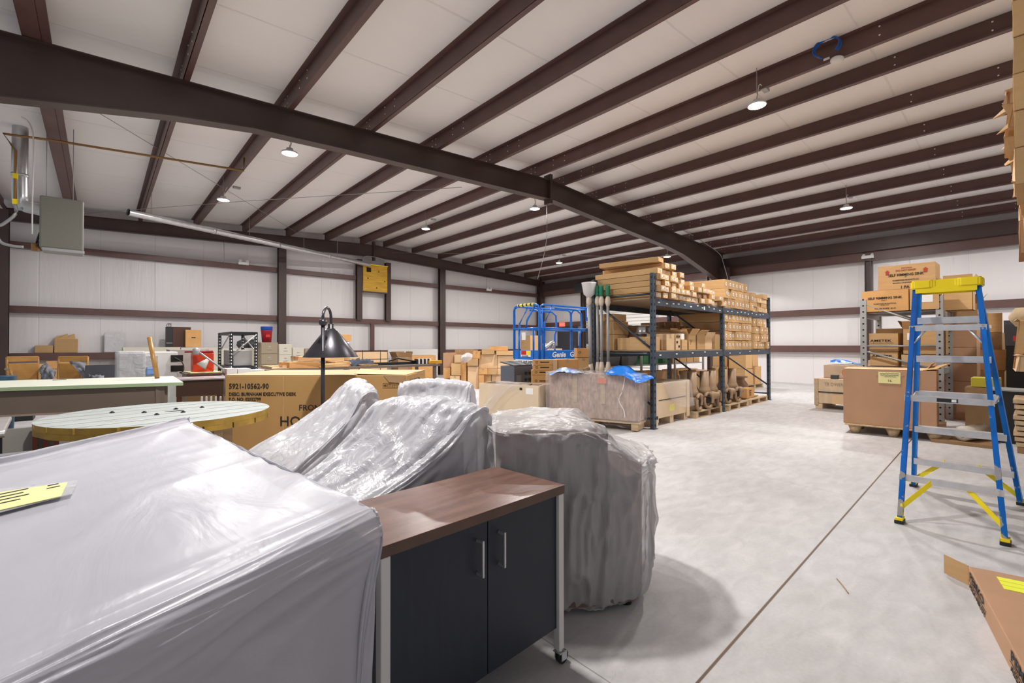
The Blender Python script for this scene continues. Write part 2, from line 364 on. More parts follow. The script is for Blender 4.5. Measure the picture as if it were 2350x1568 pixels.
def text(name, s, size, parent, loc, rot, m=None, bold=0, width=None, align='LEFT', shear=0):
    """printed lettering as a thin mesh on the surface; width squeezes it to a real length"""
    cu = bpy.data.curves.new('t', 'FONT'); cu.body = s; cu.size = size; cu.offset = bold*size; cu.resolution_u = 2; cu.align_x = align; cu.extrude = .0006; cu.shear = shear
    t = bpy.data.objects.new('t', cu); COL.objects.link(t); bpy.context.view_layer.update()
    me = bpy.data.meshes.new_from_object(t.evaluated_get(bpy.context.evaluated_depsgraph_get()))
    w = t.dimensions.x
    bpy.data.objects.remove(t)
    if width and w > 0:
        for v in me.vertices: v.co.x *= width/w
    me.name = name; me.materials.clear(); me.materials.append(m or INK)
    o = bpy.data.objects.new(name, me); COL.objects.link(o); o.parent = parent; o.location = loc; o.rotation_euler = rot
    return o
FRONT = (PI/2, 0, 0)            # lettering readable from -y
LEFTF = (PI/2, 0, -PI/2)        # lettering readable from -x
ORD = ['first', 'second', 'third', 'fourth', 'fifth', 'sixth', 'seventh', 'eighth', 'ninth', 'tenth', 'eleventh', 'twelfth', 'thirteenth', 'fourteenth', 'fifteenth', 'sixteenth', 'seventeenth', 'eighteenth', 'nineteenth', 'twentieth']

def carton(label, c, s, rz=0, z0=None, m=None, group=None, tape=True, paper=None, flaps=False, name='cardboard_box', cat='box', bev=.004, jit=.004, openm=None):
    """c = centre (x, y) and base height, s = (w, d, h); body is the root mesh, local origin at base centre"""
    w, d, h = s; bm = BM()
    if flaps:
        t = .006
        add_box(bm, (0, 0, t/2), (w, d, t)); add_box(bm, (0, -d/2+t/2, h/2), (w, t, h)); add_box(bm, (0, d/2-t/2, h/2), (w, t, h))
        add_box(bm, (-w/2+t/2, 0, h/2), (t, d, h)); add_box(bm, (w/2-t/2, 0, h/2), (t, d, h))
    else:
        add_box(bm, (0, 0, h/2), (w, d, h), bev=min(bev, .1*min(s)))
        for v in bm.verts: v.co += Vector((random.uniform(-jit, jit), random.uniform(-jit, jit), 0 if v.co.z < .01 else random.uniform(-jit, 0)))
    o = obj(name, bm, m or CARD, None, None, (c[0], c[1], c[2] if z0 is None else z0), rz)
    tag(o, label, cat, group)
    if flaps:
        for sx, sy_, L, a in ((0, -1, w, random.uniform(.2, .9)), (0, 1, w, random.uniform(.1, .9)), (-1, 0, d, random.uniform(.1, .8)), (1, 0, d, random.uniform(.2, .9))):
            fl = BM(); hh = min(w, d)*.42
            if sx == 0:
                y0 = sy_*d/2; quad_pts = ((-L/2, y0, h), (L/2, y0, h), (L/2, y0+sy_*hh*math.sin(a), h+hh*math.cos(a)), (-L/2, y0+sy_*hh*math.sin(a), h+hh*math.cos(a)))
            else:
                x0 = sx*w/2; quad_pts = ((x0, -L/2, h), (x0, L/2, h), (x0+sx*hh*math.sin(a), L/2, h+hh*math.cos(a)), (x0+sx*hh*math.sin(a), -L/2, h+hh*math.cos(a)))
            add_plate(fl, *quad_pts, .004); obj('flap', fl, m or CARD, o)
    elif tape:
        tb = BM(); tw = .05
        if w >= d:
            add_box(tb, (0, 0, h+.0008), (w, tw, .0012)); add_box(tb, (-w/2-.001, 0, h-.03), (.0012, tw, .06)); add_box(tb, (w/2+.001, 0, h-.03), (.0012, tw, .06))
        else:
            add_box(tb, (0, 0, h+.0008), (tw, d, .0012)); add_box(tb, (0, -d/2-.001, h-.03), (tw, .0012, .06))
        obj('packing_tape', tb, TAPE, o)
    if paper:
        pf, px_, pz, pw, ph = paper; pb = BM()
        if pf == 'f': add_box(pb, (px_, -d/2-.004, pz), (pw, .002, ph))
        else: add_box(pb, (-w/2-.004, px_, pz), (.002, pw, ph))
        obj('paper_label', pb, PAPER, o)
    return o
def pcar(label, x0, x1, yt, yb, Y, depth=.4, floor=False, z0=None, side='Y', **k):
    """carton measured in the photo: its face lies on the plane y=Y (or x=Y when side='X')"""
    if side == 'Y':
        a, b = onY(x0, (yt+yb)/2, Y), onY(x1, (yt+yb)/2, Y); xm = (x0+x1)/2
        zt = onY(xm, yt, Y).z; zb = onY(xm, yb, Y).z
        c = ((a.x+b.x)/2, Y+depth/2); s = (abs(b.x-a.x), depth)
    else:
        a, b = onX(x0, (yt+yb)/2, Y), onX(x1, (yt+yb)/2, Y); xm = (x0+x1)/2
        zt = onX(xm, yt, Y).z; zb = onX(xm, yb, Y).z
        c = (Y+depth/2, (a.y+b.y)/2); s = (depth, abs(a.y-b.y))
    if floor: zb = 0
    if z0 is not None: zb = z0
    return carton(label, (*c, zb), (*s, max(zt-zb, .03)), **k)
def pdcar(label, x0, x1, yt, yb, D, depth=.4, floor=False, turn=0, **k):
    """carton measured in the photo whose face is square to the line of sight, D in front of the viewer"""
    a, b = onD(x0, (yt+yb)/2, D), onD(x1, (yt+yb)/2, D); xm = (x0+x1)/2
    zt, zb = onD(xm, yt, D).z, 0 if floor else onD(xm, yb, D).z
    n = Vector((_f.x, _f.y, 0)).normalized(); mid = (a+b)/2+n*depth/2; rz = -YAW+turn
    return carton(label, (mid.x, mid.y, zb), ((b-a).length, depth, max(zt-zb, .03)), rz, **k)
def pallet(label, c, w, d, rz=0, h=.13, group=None, m=WOOD):
    t = thing('wooden_pallet', label, 'pallet', (c[0], c[1], 0), rz, group)
    for sx in (-1, 0, 1): b = BM(); add_box(b, (sx*(w/2-.05), 0, .055), (.09, d, .09)); obj('pallet_bearer', b, m, t)
    for k in range(5): b = BM(); add_box(b, (0, (k/4-.5)*(d-.1), h-.011), (w, .1, .02)); obj('deck_board', b, m, t)
    for k in range(3): b = BM(); add_box(b, (0, (k/2-.5)*(d-.1), .006), (w, .1, .012)); obj('bottom_board', b, m, t)
    return t
#@@SPLIT
# ================================================================ THE BUILDING
GY, BX, RX = 17.03, 17.03, 7.84          # gable wall plane, side wall plane, ridge line
XL, YB, FY = -1.75, -2.4, 7.57           # left eave, open end behind the viewer, rigid frame
def roofz(x, base=5.35): return base-(.046*(RX-x) if x < RX else .061*(x-RX))
bm = BM(); quad(bm, ((-2.6, -5, 0), (17.6, -5, 0), (17.6, 17.6, 0), (-2.6, 17.6, 0))); add_box(bm, (7.5, 6.3, -.11), (20.2, 22.6, .2)); struct('floor', bm, CONC, 'pale stained concrete slab with thin saw cut joints')
bm = BM(); add_box(bm, (7.6, GY+.19, 2.6), (19.6, .06, 5.6)); struct('wall_back', bm, VWALLY, 'white vinyl insulated gable wall')
bm = BM(); add_box(bm, (BX+.19, 6, 2.5), (.06, 22.4, 5.2)); struct('wall_right', bm, VWALLX, 'white vinyl insulated long side wall')
bm = BM()
for xa, xb in ((XL-.9, RX), (RX, BX+.4)):
    za, zb = roofz(xa), roofz(xb)
    a = [bm.verts.new(p) for p in ((xa, -5, za), (xb, -5, zb), (xb, GY+.2, zb), (xa, GY+.2, za), (xa, -5, za+.08), (xb, -5, zb+.08), (xb, GY+.2, zb+.08), (xa, GY+.2, za+.08))]
    for i in ((0, 1, 2, 3), (4, 7, 6, 5), (0, 4, 5, 1), (1, 5, 6, 2), (2, 6, 7, 3), (3, 7, 4, 0)): bm.faces.new([a[k] for k in i])
struct('ceiling', bm, VROOF, 'white vinyl faced roof insulation sagging between the purlins')
TR = [0]
def trim(bm, mats, label):
    TR[0] += 1; return struct('trim_%d' % TR[0], bm, mats, label)
# purlins: C/Z sections on top of the rafters, running the length of the building
px_left = [7.36-1.31*k for k in range(8)]; px_right = [8.30+1.26*k for k in range(7)]+[16.97]
for k, x in enumerate(px_left+px_right):
    zt = roofz(x)-.005; h = .245; s = -1 if x < RX else 1; b = BM()
    add_box(b, (x, 6, zt-h/2), (.012, 22.0, h)); add_box(b, (x+s*.035, 6, zt-.004), (.075, 22.0, .008)); add_box(b, (x-s*.035, 6, zt-h+.004), (.075, 22.0, .008)); add_box(b, (x-s*.07, 6, zt-h+.014), (.006, 22.0, .022))
    for yb in (FY-.95, FY-.62, FY-.06, FY+.06, FY+.62, FY+.95, -.35, .35, 1.3):
        for dz in (.05, .16):
            add_cyl(b, (x-.012, yb, zt-dz), (x-.006, yb, zt-dz), .011, seg=6, mi=1); add_cyl(b, (x+.006, yb, zt-dz), (x+.012, yb, zt-dz), .011, seg=6, mi=1)
    if abs(x-px_left[6]) < .01: add_box(b, (x-.09, 6, zt-h+.004), (.16, 22.0, .008)); add_box(b, (x-.16, 6, zt-h/2), (.012, 22.0, h)); add_box(b, (x-.17, 6, zt-.004), (.09, 22.0, .008))
    trim(b, [STEEL, BOLT], 'brown steel roof purlin')
# eave strut along the side wall and the deep channel below it
b = BM(); add_box(b, (16.86, 6, 4.17), (.09, 22.0, .36)); add_box(b, (16.83, 6, 3.99), (.16, 22.0, .012)); trim(b, STEELD, 'dark brown eave beam along the side wall')
b = BM(); add_box(b, (16.95, 6, 3.85), (.08, 22.0, .27)); add_box(b, (16.93, 6, 3.72), (.14, 22.0, .012)); trim(b, STEEL, 'brown upper girt below the eave beam')
# tapered rafters of the rigid frame and of the gable
def rafter(y, prof, label, fl=.2, web=.02):
    """prof: list of (x, ztop, zbottom)"""
    b = BM()
    for (xa, ta, ba), (xb, tb, bb) in zip(prof, prof[1:]):
        for (yo, th, zz) in ((0, web, None), (0, fl, 'b'), (0, fl, 't')):
            if zz is None: q = ((xa, ba), (xb, bb), (xb, tb), (xa, ta))
            elif zz == 'b': q = ((xa, ba-.014), (xb, bb-.014), (xb, bb), (xa, ba))
            else: q = ((xa, ta-.012), (xb, tb-.012), (xb, tb), (xa, ta))
            lo = [b.verts.new((x_, y-th/2, z_)) for x_, z_ in q]; hi = [b.verts.new((x_, y+th/2, z_)) for x_, z_ in q]
            b.faces.new(lo); b.faces.new(hi[::-1])
            for i in range(4): b.faces.new((lo[i], hi[i], hi[(i+1) % 4], lo[(i+1) % 4]))
    for x_, w_ in ((RX-.02, .035), (RX+.02, .035)):   # ridge splice plates
        zt = roofz(x_)-.12; zb = 4.55 if y < 10 else 4.5; add_box(b, (x_, y, (zt+zb)/2), (w_, fl+.01, zt-zb))
    return trim(b, STEELD if y < 10 else STEELD, label)
rt = lambda x: roofz(x)-.252
rafter(FY, [(XL-.1, rt(XL), 3.72), (-.84, rt(-.84), 3.98), (.69, rt(.69), 4.27), (1.65, rt(1.65), 4.40), (3.03, rt(3.03), 4.47), (RX, rt(RX), 4.66), (13.0, rt(13.0), 4.28), (13.94, rt(13.94), 4.16), (15.8, rt(15.8), 3.72), (16.9, rt(16.9), 3.4)], 'deep tapered brown roof beam crossing the hall')
rafter(GY-.18, [(XL, rt(XL), 4.36), (RX, rt(RX), 4.66), (16.9, rt(16.9), 4.26)], 'brown roof beam along the top of the gable wall', .14)
def column(x, y, z1, w, d, label, m=STEELD, z0=0):
    b = BM(); zc = (z0+z1)/2; hh = z1-z0
    add_box(b, (x, y, zc), (.02, d, hh)); add_box(b, (x, y-d/2, zc), (w, .02, hh)); add_box(b, (x, y+d/2, zc), (w, .02, hh))
    if not z0: add_box(b, (x, y, .01), (w+.06, d+.06, .02))
    trim(b, m, label)
column(XL-.07, GY-.2, 4.6, .26, .24, 'brown corner column at the left of the gable wall')
column(4.60, GY-.08, 4.62, .24, .16, 'brown gable column behind the filing cabinets')
column(10.98, GY-.08, 4.6, .27, .16, 'brown gable column behind the carton pile')
column(16.9, GY-.15, 4.5, .28, .26, 'brown corner column behind the blue lift')
column(16.55, FY, 4.0, .26, .7, 'brown frame column on the side wall')
column(16.95, 3.30, 3.8, .2, .14, 'brown jamb post on the side wall')
column(16.95, 14.12, 4.0, .2, .14, 'brown jamb post beside the roll up door')
column(7.30, GY-.08, 4.5, .2, .15, 'left brown post framing the plywood panel', z0=2.2)
column(8.47, GY-.08, 4.5, .2, .15, 'right brown post framing the plywood panel', z0=2.2)
# the two posts framing the panel stop at the girt: a slim stud stands below it
b = BM(); add_box(b, (7.83, GY-.08, 1.58), (.14, .1, 1.03)); trim(b, STEEL, 'short brown stud below the plywood panel')
def girtY(x0, x1, z, h, label, d=.19, m=STEEL):
    b = BM(); y = GY-d+.16
    add_box(b, ((x0+x1)/2, y-.0, z-.006), (x1-x0, .012, .0)) if 0 else None
    add_box(b, ((x0+x1)/2, y-.03, z-h/2), (x1-x0, .012, h)); add_box(b, ((x0+x1)/2, GY+.06, z-.006), (x1-x0, .2, .012)); add_box(b, ((x0+x1)/2, GY+.06, z-h+.006), (x1-x0, .2, .012))
    trim(b, m, label)
for lev, h, nm in ((1.07, .185, 'lowest'), (2.265, .17, 'middle'), (3.88, .15, 'top')):
    for i, (a, c) in enumerate(((XL+.05, 4.48), (4.72, 7.2 if lev > 3 else 10.84), (8.6, 10.84), (11.12, 16.8))):
        if i == 2 and lev < 3: continue
        girtY(a, c, lev, h, '%s brown wall girt on the gable wall, %s bay' % (nm, ('left', 'centre left', 'centre right', 'right')[i]))
for lev, h, nm in ((1.23, .21, 'lowest'), (2.385, .2, 'middle')):
    for i, (a, c) in enumerate(((YB, 7.3), (7.8, 8.0), (10.7, 16.8)) if 0 else ((YB, 7.3), (14.25, 16.8), (7.8, 10.35))):
        b = BM(); add_box(b, (BX-.02, (a+c)/2, lev-h/2), (.012, c-a, h)); add_box(b, (BX+.07, (a+c)/2, lev-.006), (.18, c-a, .012)); add_box(b, (BX+.07, (a+c)/2, lev-h+.006), (.18, c-a, .012))
        trim(b, STEEL, '%s brown wall girt on the side wall, %s part' % (nm, ('right', 'far left', 'middle')[i]))
girt_u = BM(); add_box(girt_u, (BX-.02, 15.6, 3.80), (.012, 2.4, .16)); trim(girt_u, STEEL, 'top brown girt on the side wall behind the blue lift')
b = BM(); add_box(b, (16.98, 15.15, 1.05), (.04, 1.25, 2.1)); add_box(b, (16.95, 15.15, 2.13), (.06, 1.35, .06)); struct('door_2', b, CHAR, 'charcoal slab painted as the dark door opening in the side wall behind the blue lift')  # shade inside the door opening is given as a solid charcoal slab
# white sheet steel base strip behind the low clutter and roll-up door on the side wall
b = BM()
for k in range(26): add_cyl(b, (16.97, 10.45, .08+.14*k), (16.97, 13.95, .08+.14*k), .045, seg=6)
add_box(b, (17.0, 12.2, 1.8), (.03, 3.55, 3.6)); o = struct('door_1', b, WPL, 'white roll up door with horizontal slats')
b = BM(); add_cyl(b, (16.75, 10.3, 3.95), (16.75, 14.3, 3.95), .24, seg=20); hood = obj('door_hood', b, CHAR, o)
# yellow plywood panel high on the gable wall
t = thing('plywood_panel', 'varnished yellow plywood panel fixed high on the gable wall between two posts', 'wood panel', (7.9, GY-.2, 3.31))
b = BM(); add_box(b, (0, 0, .5), (.98, .018, 1.0)); obj('board', b, WOODY, t)
for x, z in ((.13, .78), (-.3, .5), (.38, .42), (.05, .15)):
    b = BM(); add_cyl(b, (x, -.012, z), (x, -.009, z), .028, seg=10); obj('knot', b, mat('dark_knot', (.08, .03, .01), .7), t)

b = BM(); add_box(b, (0, -.02, -.03), (1.0, .06, .05)); obj('ledge', b, STEELD, t)
b = BM(); add_box(b, (0, -.02, 1.02), (1.0, .05, .03)); obj('top_rail', b, YEL, t)
b = BM(); add_box(b, (-.27, -.02, .82), (.17, .02, .17)); obj('duct_opening', b, CASTD, t)
b = BM(); add_tube(b, [(-.5, -.04, 1.1), (-.5, -.05, 1.25), (-.3, -.05, 1.33), (.2, -.05, 1.3), (.48, -.05, 1.22)], .012, smooth=5); obj('conduit', b, GREYST, t)

# galvanised duct hanging below the roof
P0, P1 = Vector((.47, 13.72, 4.3)), Vector((7.58, 16.70, 4.3))
t = thing('duct_pipe', 'long galvanised round duct hanging below the roof towards the plywood panel', 'pipe', P0)
b = BM(); d = (P1-P0); add_cyl(b, (0, 0, 0), d, .078, seg=24, caps=False); add_cyl(b, d*.0, d*.002, .083, seg=24, caps=False); obj('duct', b, GALV, t)
b = BM(); add_cyl(b, d*.004, d*.006, .074, seg=24); obj('dark_opening', b, CASTD, t, 'dark open end of the duct')
for f in (.25, .5, .75):
    b = BM(); p = d*f; add_cyl(b, p-d.normalized()*.03, p+d.normalized()*.03, .083, seg=20); obj('coupling', b, GALV, t)
for f in (.06, .38, .62, .8):
    b = BM(); p = d*f; zt = roofz((P0+p).x)-4.3-.2; add_cyl(b, (p.x, p.y, .07), (p.x, p.y, zt), .005, seg=6); obj('hanger_rod', b, GREYST, t)

# lamps
NAMES = ['nearest on the left half, close under the deep roof beam', 'far left, above the end of the long duct', 'hanging just beside the ridge splice of the deep beam',
         'middle of the far bay, left of the ridge', 'far right bay, above the cartons on the dark rack', 'partly behind the deep roof beam at its right end',
         'largest and brightest, upper right of the hall', 'on the right, above the wall end of the side wall']
for i, (x, y, z) in enumerate(LAMPS):
    t = thing('high_bay_lamp', 'lit round LED lamp, '+NAMES[i], 'ceiling lamp', (x, y, z), 0, 'round LED lamps under the roof')
    zr = roofz(x)-.25
    zr = zr-z
    b = BM(); add_lathe(b, [(.001, .075), (.05, .075), (.06, .03), (.125, .012), (.13, -.005), (.118, -.012)], 28, cap=False); obj('housing', b, WPL, t)
    b = BM(); add_lathe(b, [(.001, -.016), (.07, -.016), (.116, -.01), (.118, -.004)], 28); obj('lens', b, LED, t, 'glowing white lens')
    b = BM(); add_tube(b, [(0, 0, .07), (0, 0, .12), (.02, 0, .16), (0, 0, .2), (0, 0, zr+.25)], .006, 6); obj('hook', b, GREYST, t)
    b = BM(); add_box(b, (.26, -.02, zr+.02), (.15, .08, .05), bev=.008); obj('junction_box', b, GREYST, t)
    b = BM(); add_tube(b, [(.19, -.02, zr+.02), (.1, 0, zr+.04), (.03, 0, .18), (.01, 0, .08)], .006, 6, smooth=4); obj('cord', b, WPL, t)
# emergency light and blue cable coil near the viewer, top right
x, y = 7.36, 1.7; zb = roofz(7.36)-.25
t = thing('ceiling_detector', 'unlit oval white ceiling fitting hanging from a purlin beside the blue cable coil', 'light fixture', (7.30, 1.74, zb-.05))
b = BM(); add_lathe(b, [(.001, -.035), (.07, -.032), (.1, -.01), (.1, .01), (.06, .03), (.001, .035)], 24, M=Matrix.Diagonal((1, .75, 1, 1))); obj('housing', b, WPL, t)
b = BM(); add_box(b, (.0, .12, .07), (.012, .07, .025)); obj('bracket', b, WPL, t)
o = BM(); M0 = Vector((7.26, 1.83, zb+.13)); pts = [M0+Vector((0, .15*math.cos(a), .12*math.sin(a))) for a in [PI*1.25-(k/24)*PI*1.6 for k in range(25)]]
for q in range(3): add_tube(o, [p+Vector((-.012-.012*q, .01*q, .008*q)) for p in pts], .009, 6)
o = obj('cable_coil', o, BLUEC); tag(o, 'coil of bright blue cable hung on a purlin at the upper right', 'cable')
# emergency lights on girts
for (x, y, z, rz, lb) in ((3.45, GY-.1, 3.95, 0, 'white twin emergency light on the top girt above the filing cabinets'), (13.55, GY-.1, 3.88, 0, 'white twin emergency light on the top girt right of the carton pile'), (16.86, 3.3, 3.88, PI/2, 'white emergency light on the upper girt above the sink cartons')):
    t = thing('emergency_light', lb, 'light fixture', (x, y, z), rz); b = BM(); add_box(b, (0, 0, -.05), (.3, .07, .09), bev=.015); obj('housing', b, WPL, t)
    for s in (-1, 1):
        b = BM(); add_cyl(b, (s*.1, -.0, .0), (s*.1, -.06, .03), .035, .045, 14); obj('lamp_head', b, WPL, t)
# exit sign
t = thing('exit_sign', 'small lit red EXIT sign on the side wall behind the blue lift rails', 'sign', tuple(onX(1290, 745, 16.97)), -PI/2)
b = BM(); add_box(b, (0, 0, 0), (.34, .05, .2), bev=.01); obj('housing', b, mat('lit_red_sign', (.85, .10, .06), .5, emit=1.2), t)
text('lettering', 'EXIT', .13, t, (-.13, -.028, -.045), FRONT, WPL, width=.26)
# bracing cables, wires
def cable(nm, pts, r, m, label, cat='cable', sm=0):
    b = BM(); add_tube(b, pts, r, 6, smooth=sm); return tag(obj(nm, b, m), label, cat)
cable('bracing_rod', [onZ(170, 225, 4.9), onZ(700, 545, 4.9)], .006, GREYST, 'thin diagonal bracing rod under the left roof slope, falling to the right', 'cable')
cable('bracing_rod', [onZ(195, 490, 4.6), onZ(560, 462, 4.68), onZ(1060, 430, 4.8)], .006, GREYST, 'thin bracing rod crossing the far bay from the heater to the ridge', 'cable')
cable('bracing_rod', [onZ(900, 580, 4.85), onZ(1500, 590, 4.6)], .006, GREYST, 'thin bracing rod across the far right roof bay', 'cable')
cable('hanging_wire', [(7.84, FY+.05, 4.55), onD(1253, 560, 10.5), onD(1234, 640, 13)], .006, GREYST, 'loose wire hanging from the ridge splice of the deep beam', 'cable', 5)
cable('hanging_wire', [onY(1655, 560, FY-.15), onY(1622, 590, FY-.2), onY(1690, 600, FY-.35), onX(1730, 640, 16.6)] if 0 else [(13.9, FY-.05, 4.95), (15.2, FY-.12, 4.72), (16.2, FY-.2, 4.45), (16.3, FY-.3, 4.1), (16.5, FY-.4, 3.4), (16.7, FY-.4, 2.8)], .014, GREYST, 'grey electric cable draped over the knee of the deep beam', 'cable', 5)
cable('hanging_wire', [(2.9, GY-.1, 4.5), (2.92, GY-.075, 3.85)], .008, GREYST, 'short wire running down to the top girt left of the filing cabinets', 'cable')
cable('hanging_wire', [(13.4, GY-.1, 4.5), (13.42, GY-.075, 3.9)], .008, GREYST, 'short wire running down to the emergency light on the right', 'cable')

# unit heater
HX, HY = -.47, 10.5
t = thing('unit_heater', 'square grey green gas unit heater hanging from the roof at the left', 'heater', (HX, HY, 2.8))
b = BM(); add_box(b, (0, .03, .44), (.52, .06, .84), bev=.022); obj('front_panel', b, HEAT, t)
b = BM(); add_box(b, (0, .35, .42), (.5, .55, .8), bev=.01); obj('casing', b, mat('heater_casing', (.30, .29, .27), .5), t)
b = BM(); add_box(b, (.02, -.0, .0), (.5, .08, .05), rz=.0, bev=.008); obj('bottom_louvre', b, GREYST, t)
for x in (-.2, .12):
    b = BM(); add_cyl(b, (x, .3, .8), (x, .3, roofz(HX)-2.8-.05), .006, seg=6); obj('hanger_rod', b, GREYST, t)
b = BM(); add_tube(b, [(-.25, .35, .25), (-.3, .3, .1), (-.27, .25, .3), (-.33, .3, .05), (-.26, .2, .15)], .012, smooth=4); obj('wiring', b, BLACK, t)
b = BM(); add_cyl(b, (-.32, .3, 0), (-.32, .3, .12), .05, seg=12); obj('gas_valve', b, COPPER, t)
# flue
t = thing('flue_pipe', 'round galvanised flue pipe rising behind the heater at the left edge', 'pipe', (-1.02, 11.35, 3.6))
b = BM(); add_tube(b, [(.3, 0, -.02), (.2, 0, 0), (.05, 0, .03), (0, 0, .2), (0, 0, 1.9)], .1, 18, smooth=4); obj('pipe', b, GALV, t)
b = BM(); add_cyl(b, (0, 0, .5), (0, 0, .55), .11, seg=18); obj('collar', b, GALV, t)
# gas line
zz = 4.62
g = [onZ(38, 520, 4.0) if 0 else Vector((-1.0, 10.55, 3.45)), Vector((-1.0, 10.55, 4.3)), onZ(8, 307, zz), onZ(120, 322, zz), onZ(560, 392, zz), onZ(560, 372, zz+.12) if 0 else Vector((onZ(560, 392, zz).x, onZ(560, 392, zz).y, zz+.25))]
b = BM(); add_tube(b, g, .02, 8); o = obj('gas_pipe', b, COPPER); tag(o, 'thin brass coloured gas pipe running below the left roof to the heater', 'pipe')
b = BM(); add_tube(b, [(-1.0, 10.55, 3.47), (-.99, 10.5, 3.3), (-1.12, 10.5, 3.12), (-1.2, 10.5, 3.05), (-1.15, 10.5, 2.85), (-1.02, 10.5, 2.8), (-.9, 10.5, 2.8)], .022, smooth=4); obj('flexible_hose', b, GREYST, o)
for zq in (3.5, 3.9): b = BM(); add_box(b, (-1.0, 10.55, zq), (.055, .055, .08)); obj('valve_handle', b, YEL, o, 'yellow valve handle')
b = BM(); add_tube(b, [(-.95, 10.7, 4.9), (-.86, 10.6, 4.8), (-.80, 10.5, 4.5), (-.80, 10.4, 3.6), (-.80, 10.4, 3.0)], .009, smooth=4); tag(obj('heater_cable', b, WPL), 'white cable dropping from the roof beside the heater', 'cable')
#@@SPLIT2
# ================================================================ FOREGROUND
# large piece of furniture under a milky dust sheet, lower left
RF, RB, LFm, LBm = Vector((.527, 1.167, .82)), Vector((.365, 3.166, .82)), Vector((-.095, .89, .82)), Vector((-.269, 2.487, .82))
LF2 = Vector((-.98, .50, .82)); LB2 = Vector((-1.35, 1.95, .82))
def lerp(a, b, t): return a+(b-a)*t
t = thing('covered_sofa', 'large low furniture piece under a milky plastic dust sheet, filling the lower left foreground', 'covered furniture', (0, 0, 0))
b = BM()
inner = [(.46, 1.19), (.31, 3.08), (-.27, 2.44), (-1.27, 1.93), (-.93, .55), (-.1, .93)]
add_prism(b, inner, 0, .76); obj('furniture_body', b, UPH, t)
b = BM(); add_prism(b, inner, .761, .80); obj('lit_top_layer', b, LITTOP, t, 'added pale layer under the film that whitens the lit top')  # added pale layer: the lit top is put into colour, sides stay brown
NC = 9; net = []
ft = [lerp(LF2, LFm, i/4) for i in range(5)]+[lerp(LFm, RF, i/4) for i in range(1, 5)]
bt = [lerp(LB2, LBm, i/4) for i in range(5)]+[lerp(LBm, RB, i/4) for i in range(1, 5)]
def mk(dz, fr, out, sag=0):
    r = []
    for j in range(NC):
        p = lerp(ft[j], bt[j], fr); p = p+Vector((0, 0, dz+sag*math.sin(PI*j/8))); r.append(p)
    return r
def rightcol(row, zs, off): return row+[Vector((row[-1].x+o_, row[-1].y, z_)) for z_, o_ in zip(zs, off)]
rows = []
fo = Vector((.36, -.93, 0)); fo.normalize()
for dz, out, fr in ((-.80, .0, 0), (-.4, .0, 0), (-.17, .012, 0), (-.075, .035, 0), (-.035, .028, 0), (-.006, .012, 0), (.0, 0, .02)):
    r = [p+Vector((0, 0, dz))+fo*out for p in mk(0, fr, 0)]
    zz = [max(r[-1].z-q, .01) for q in (.008, .03, .3, .8)]
    rows.append(r+[Vector((r[-1].x+ox, r[-1].y+.004, min(z_, r[-1].z))) for z_, ox in zip(zz, (.010, .012, -.035, -.06))])
for fr in (.08, .3, .5, .7, .92, .99):
    r = mk(-.006*math.sin(fr*PI), fr, 0)
    rows.append(r+[Vector((r[-1].x+ox, r[-1].y, z_)) for z_, ox in zip((.812, .785, .45, .02), (.010, .012, -.02, -.05))])
r = mk(-.04, 1.0, 0); rows.append(r+[Vector((r[-1].x+ox, r[-1].y+.01, z_)) for z_, ox in zip((.77, .75, .42, .02), (.01, .015, .0, -.01))])
r = mk(-.8, 1.0, 0); rows.append(r+[Vector((r[-1].x+ox, r[-1].y+.01, .01)) for ox in (.01, .015, 0, -.01)])
patch(b := BM(), rows, 12, .008, 5, 3.1, stretch=(.9, .22, .5)); obj('dust_sheet', b, DUST, t, 'milky translucent plastic dust sheet')
# yellow paper slip under the film
a, c_ = onZ(0, 1178, .829), onZ(155, 1108, .829)
q1, q2, q3, q4 = onZ(-70, 1188, .829), onZ(140, 1140, .829), onZ(155, 1108, .829), onZ(-50, 1138, .829)
b = BM(); add_plate(b, q1, q2, q3, q4, .0015); o = obj('yellow_paper_slip', b, YELP); tag(o, 'yellow packing slip with printed lines on the dust sheet at the left edge', 'paper')
ang = math.atan2((q2-q1).y, (q2-q1).x)
for k, (fx, fy, wl) in enumerate(((.1, .78, .14), (.1, .62, .10), (.1, .46, .15), (.1, .3, .08), (.62, .7, .05), (.62, .55, .06))):
    p = q1+(q2-q1)*(fx+.3)+(q4-q1)*fy; b = BM(); add_box(b, (p.x, p.y, .8318), (wl*.5, .006, .0005), ang); obj('printed_line', b, INK, o)
b = BM(); g1, g2, g3, g4 = onZ(-90, 1200, .826), onZ(165, 1135, .826), onZ(180, 1103, .826), onZ(-60, 1130, .826); add_plate(b, g1, g2, g3, g4, .002); obj('clear_pocket', b, CLEARP, o)

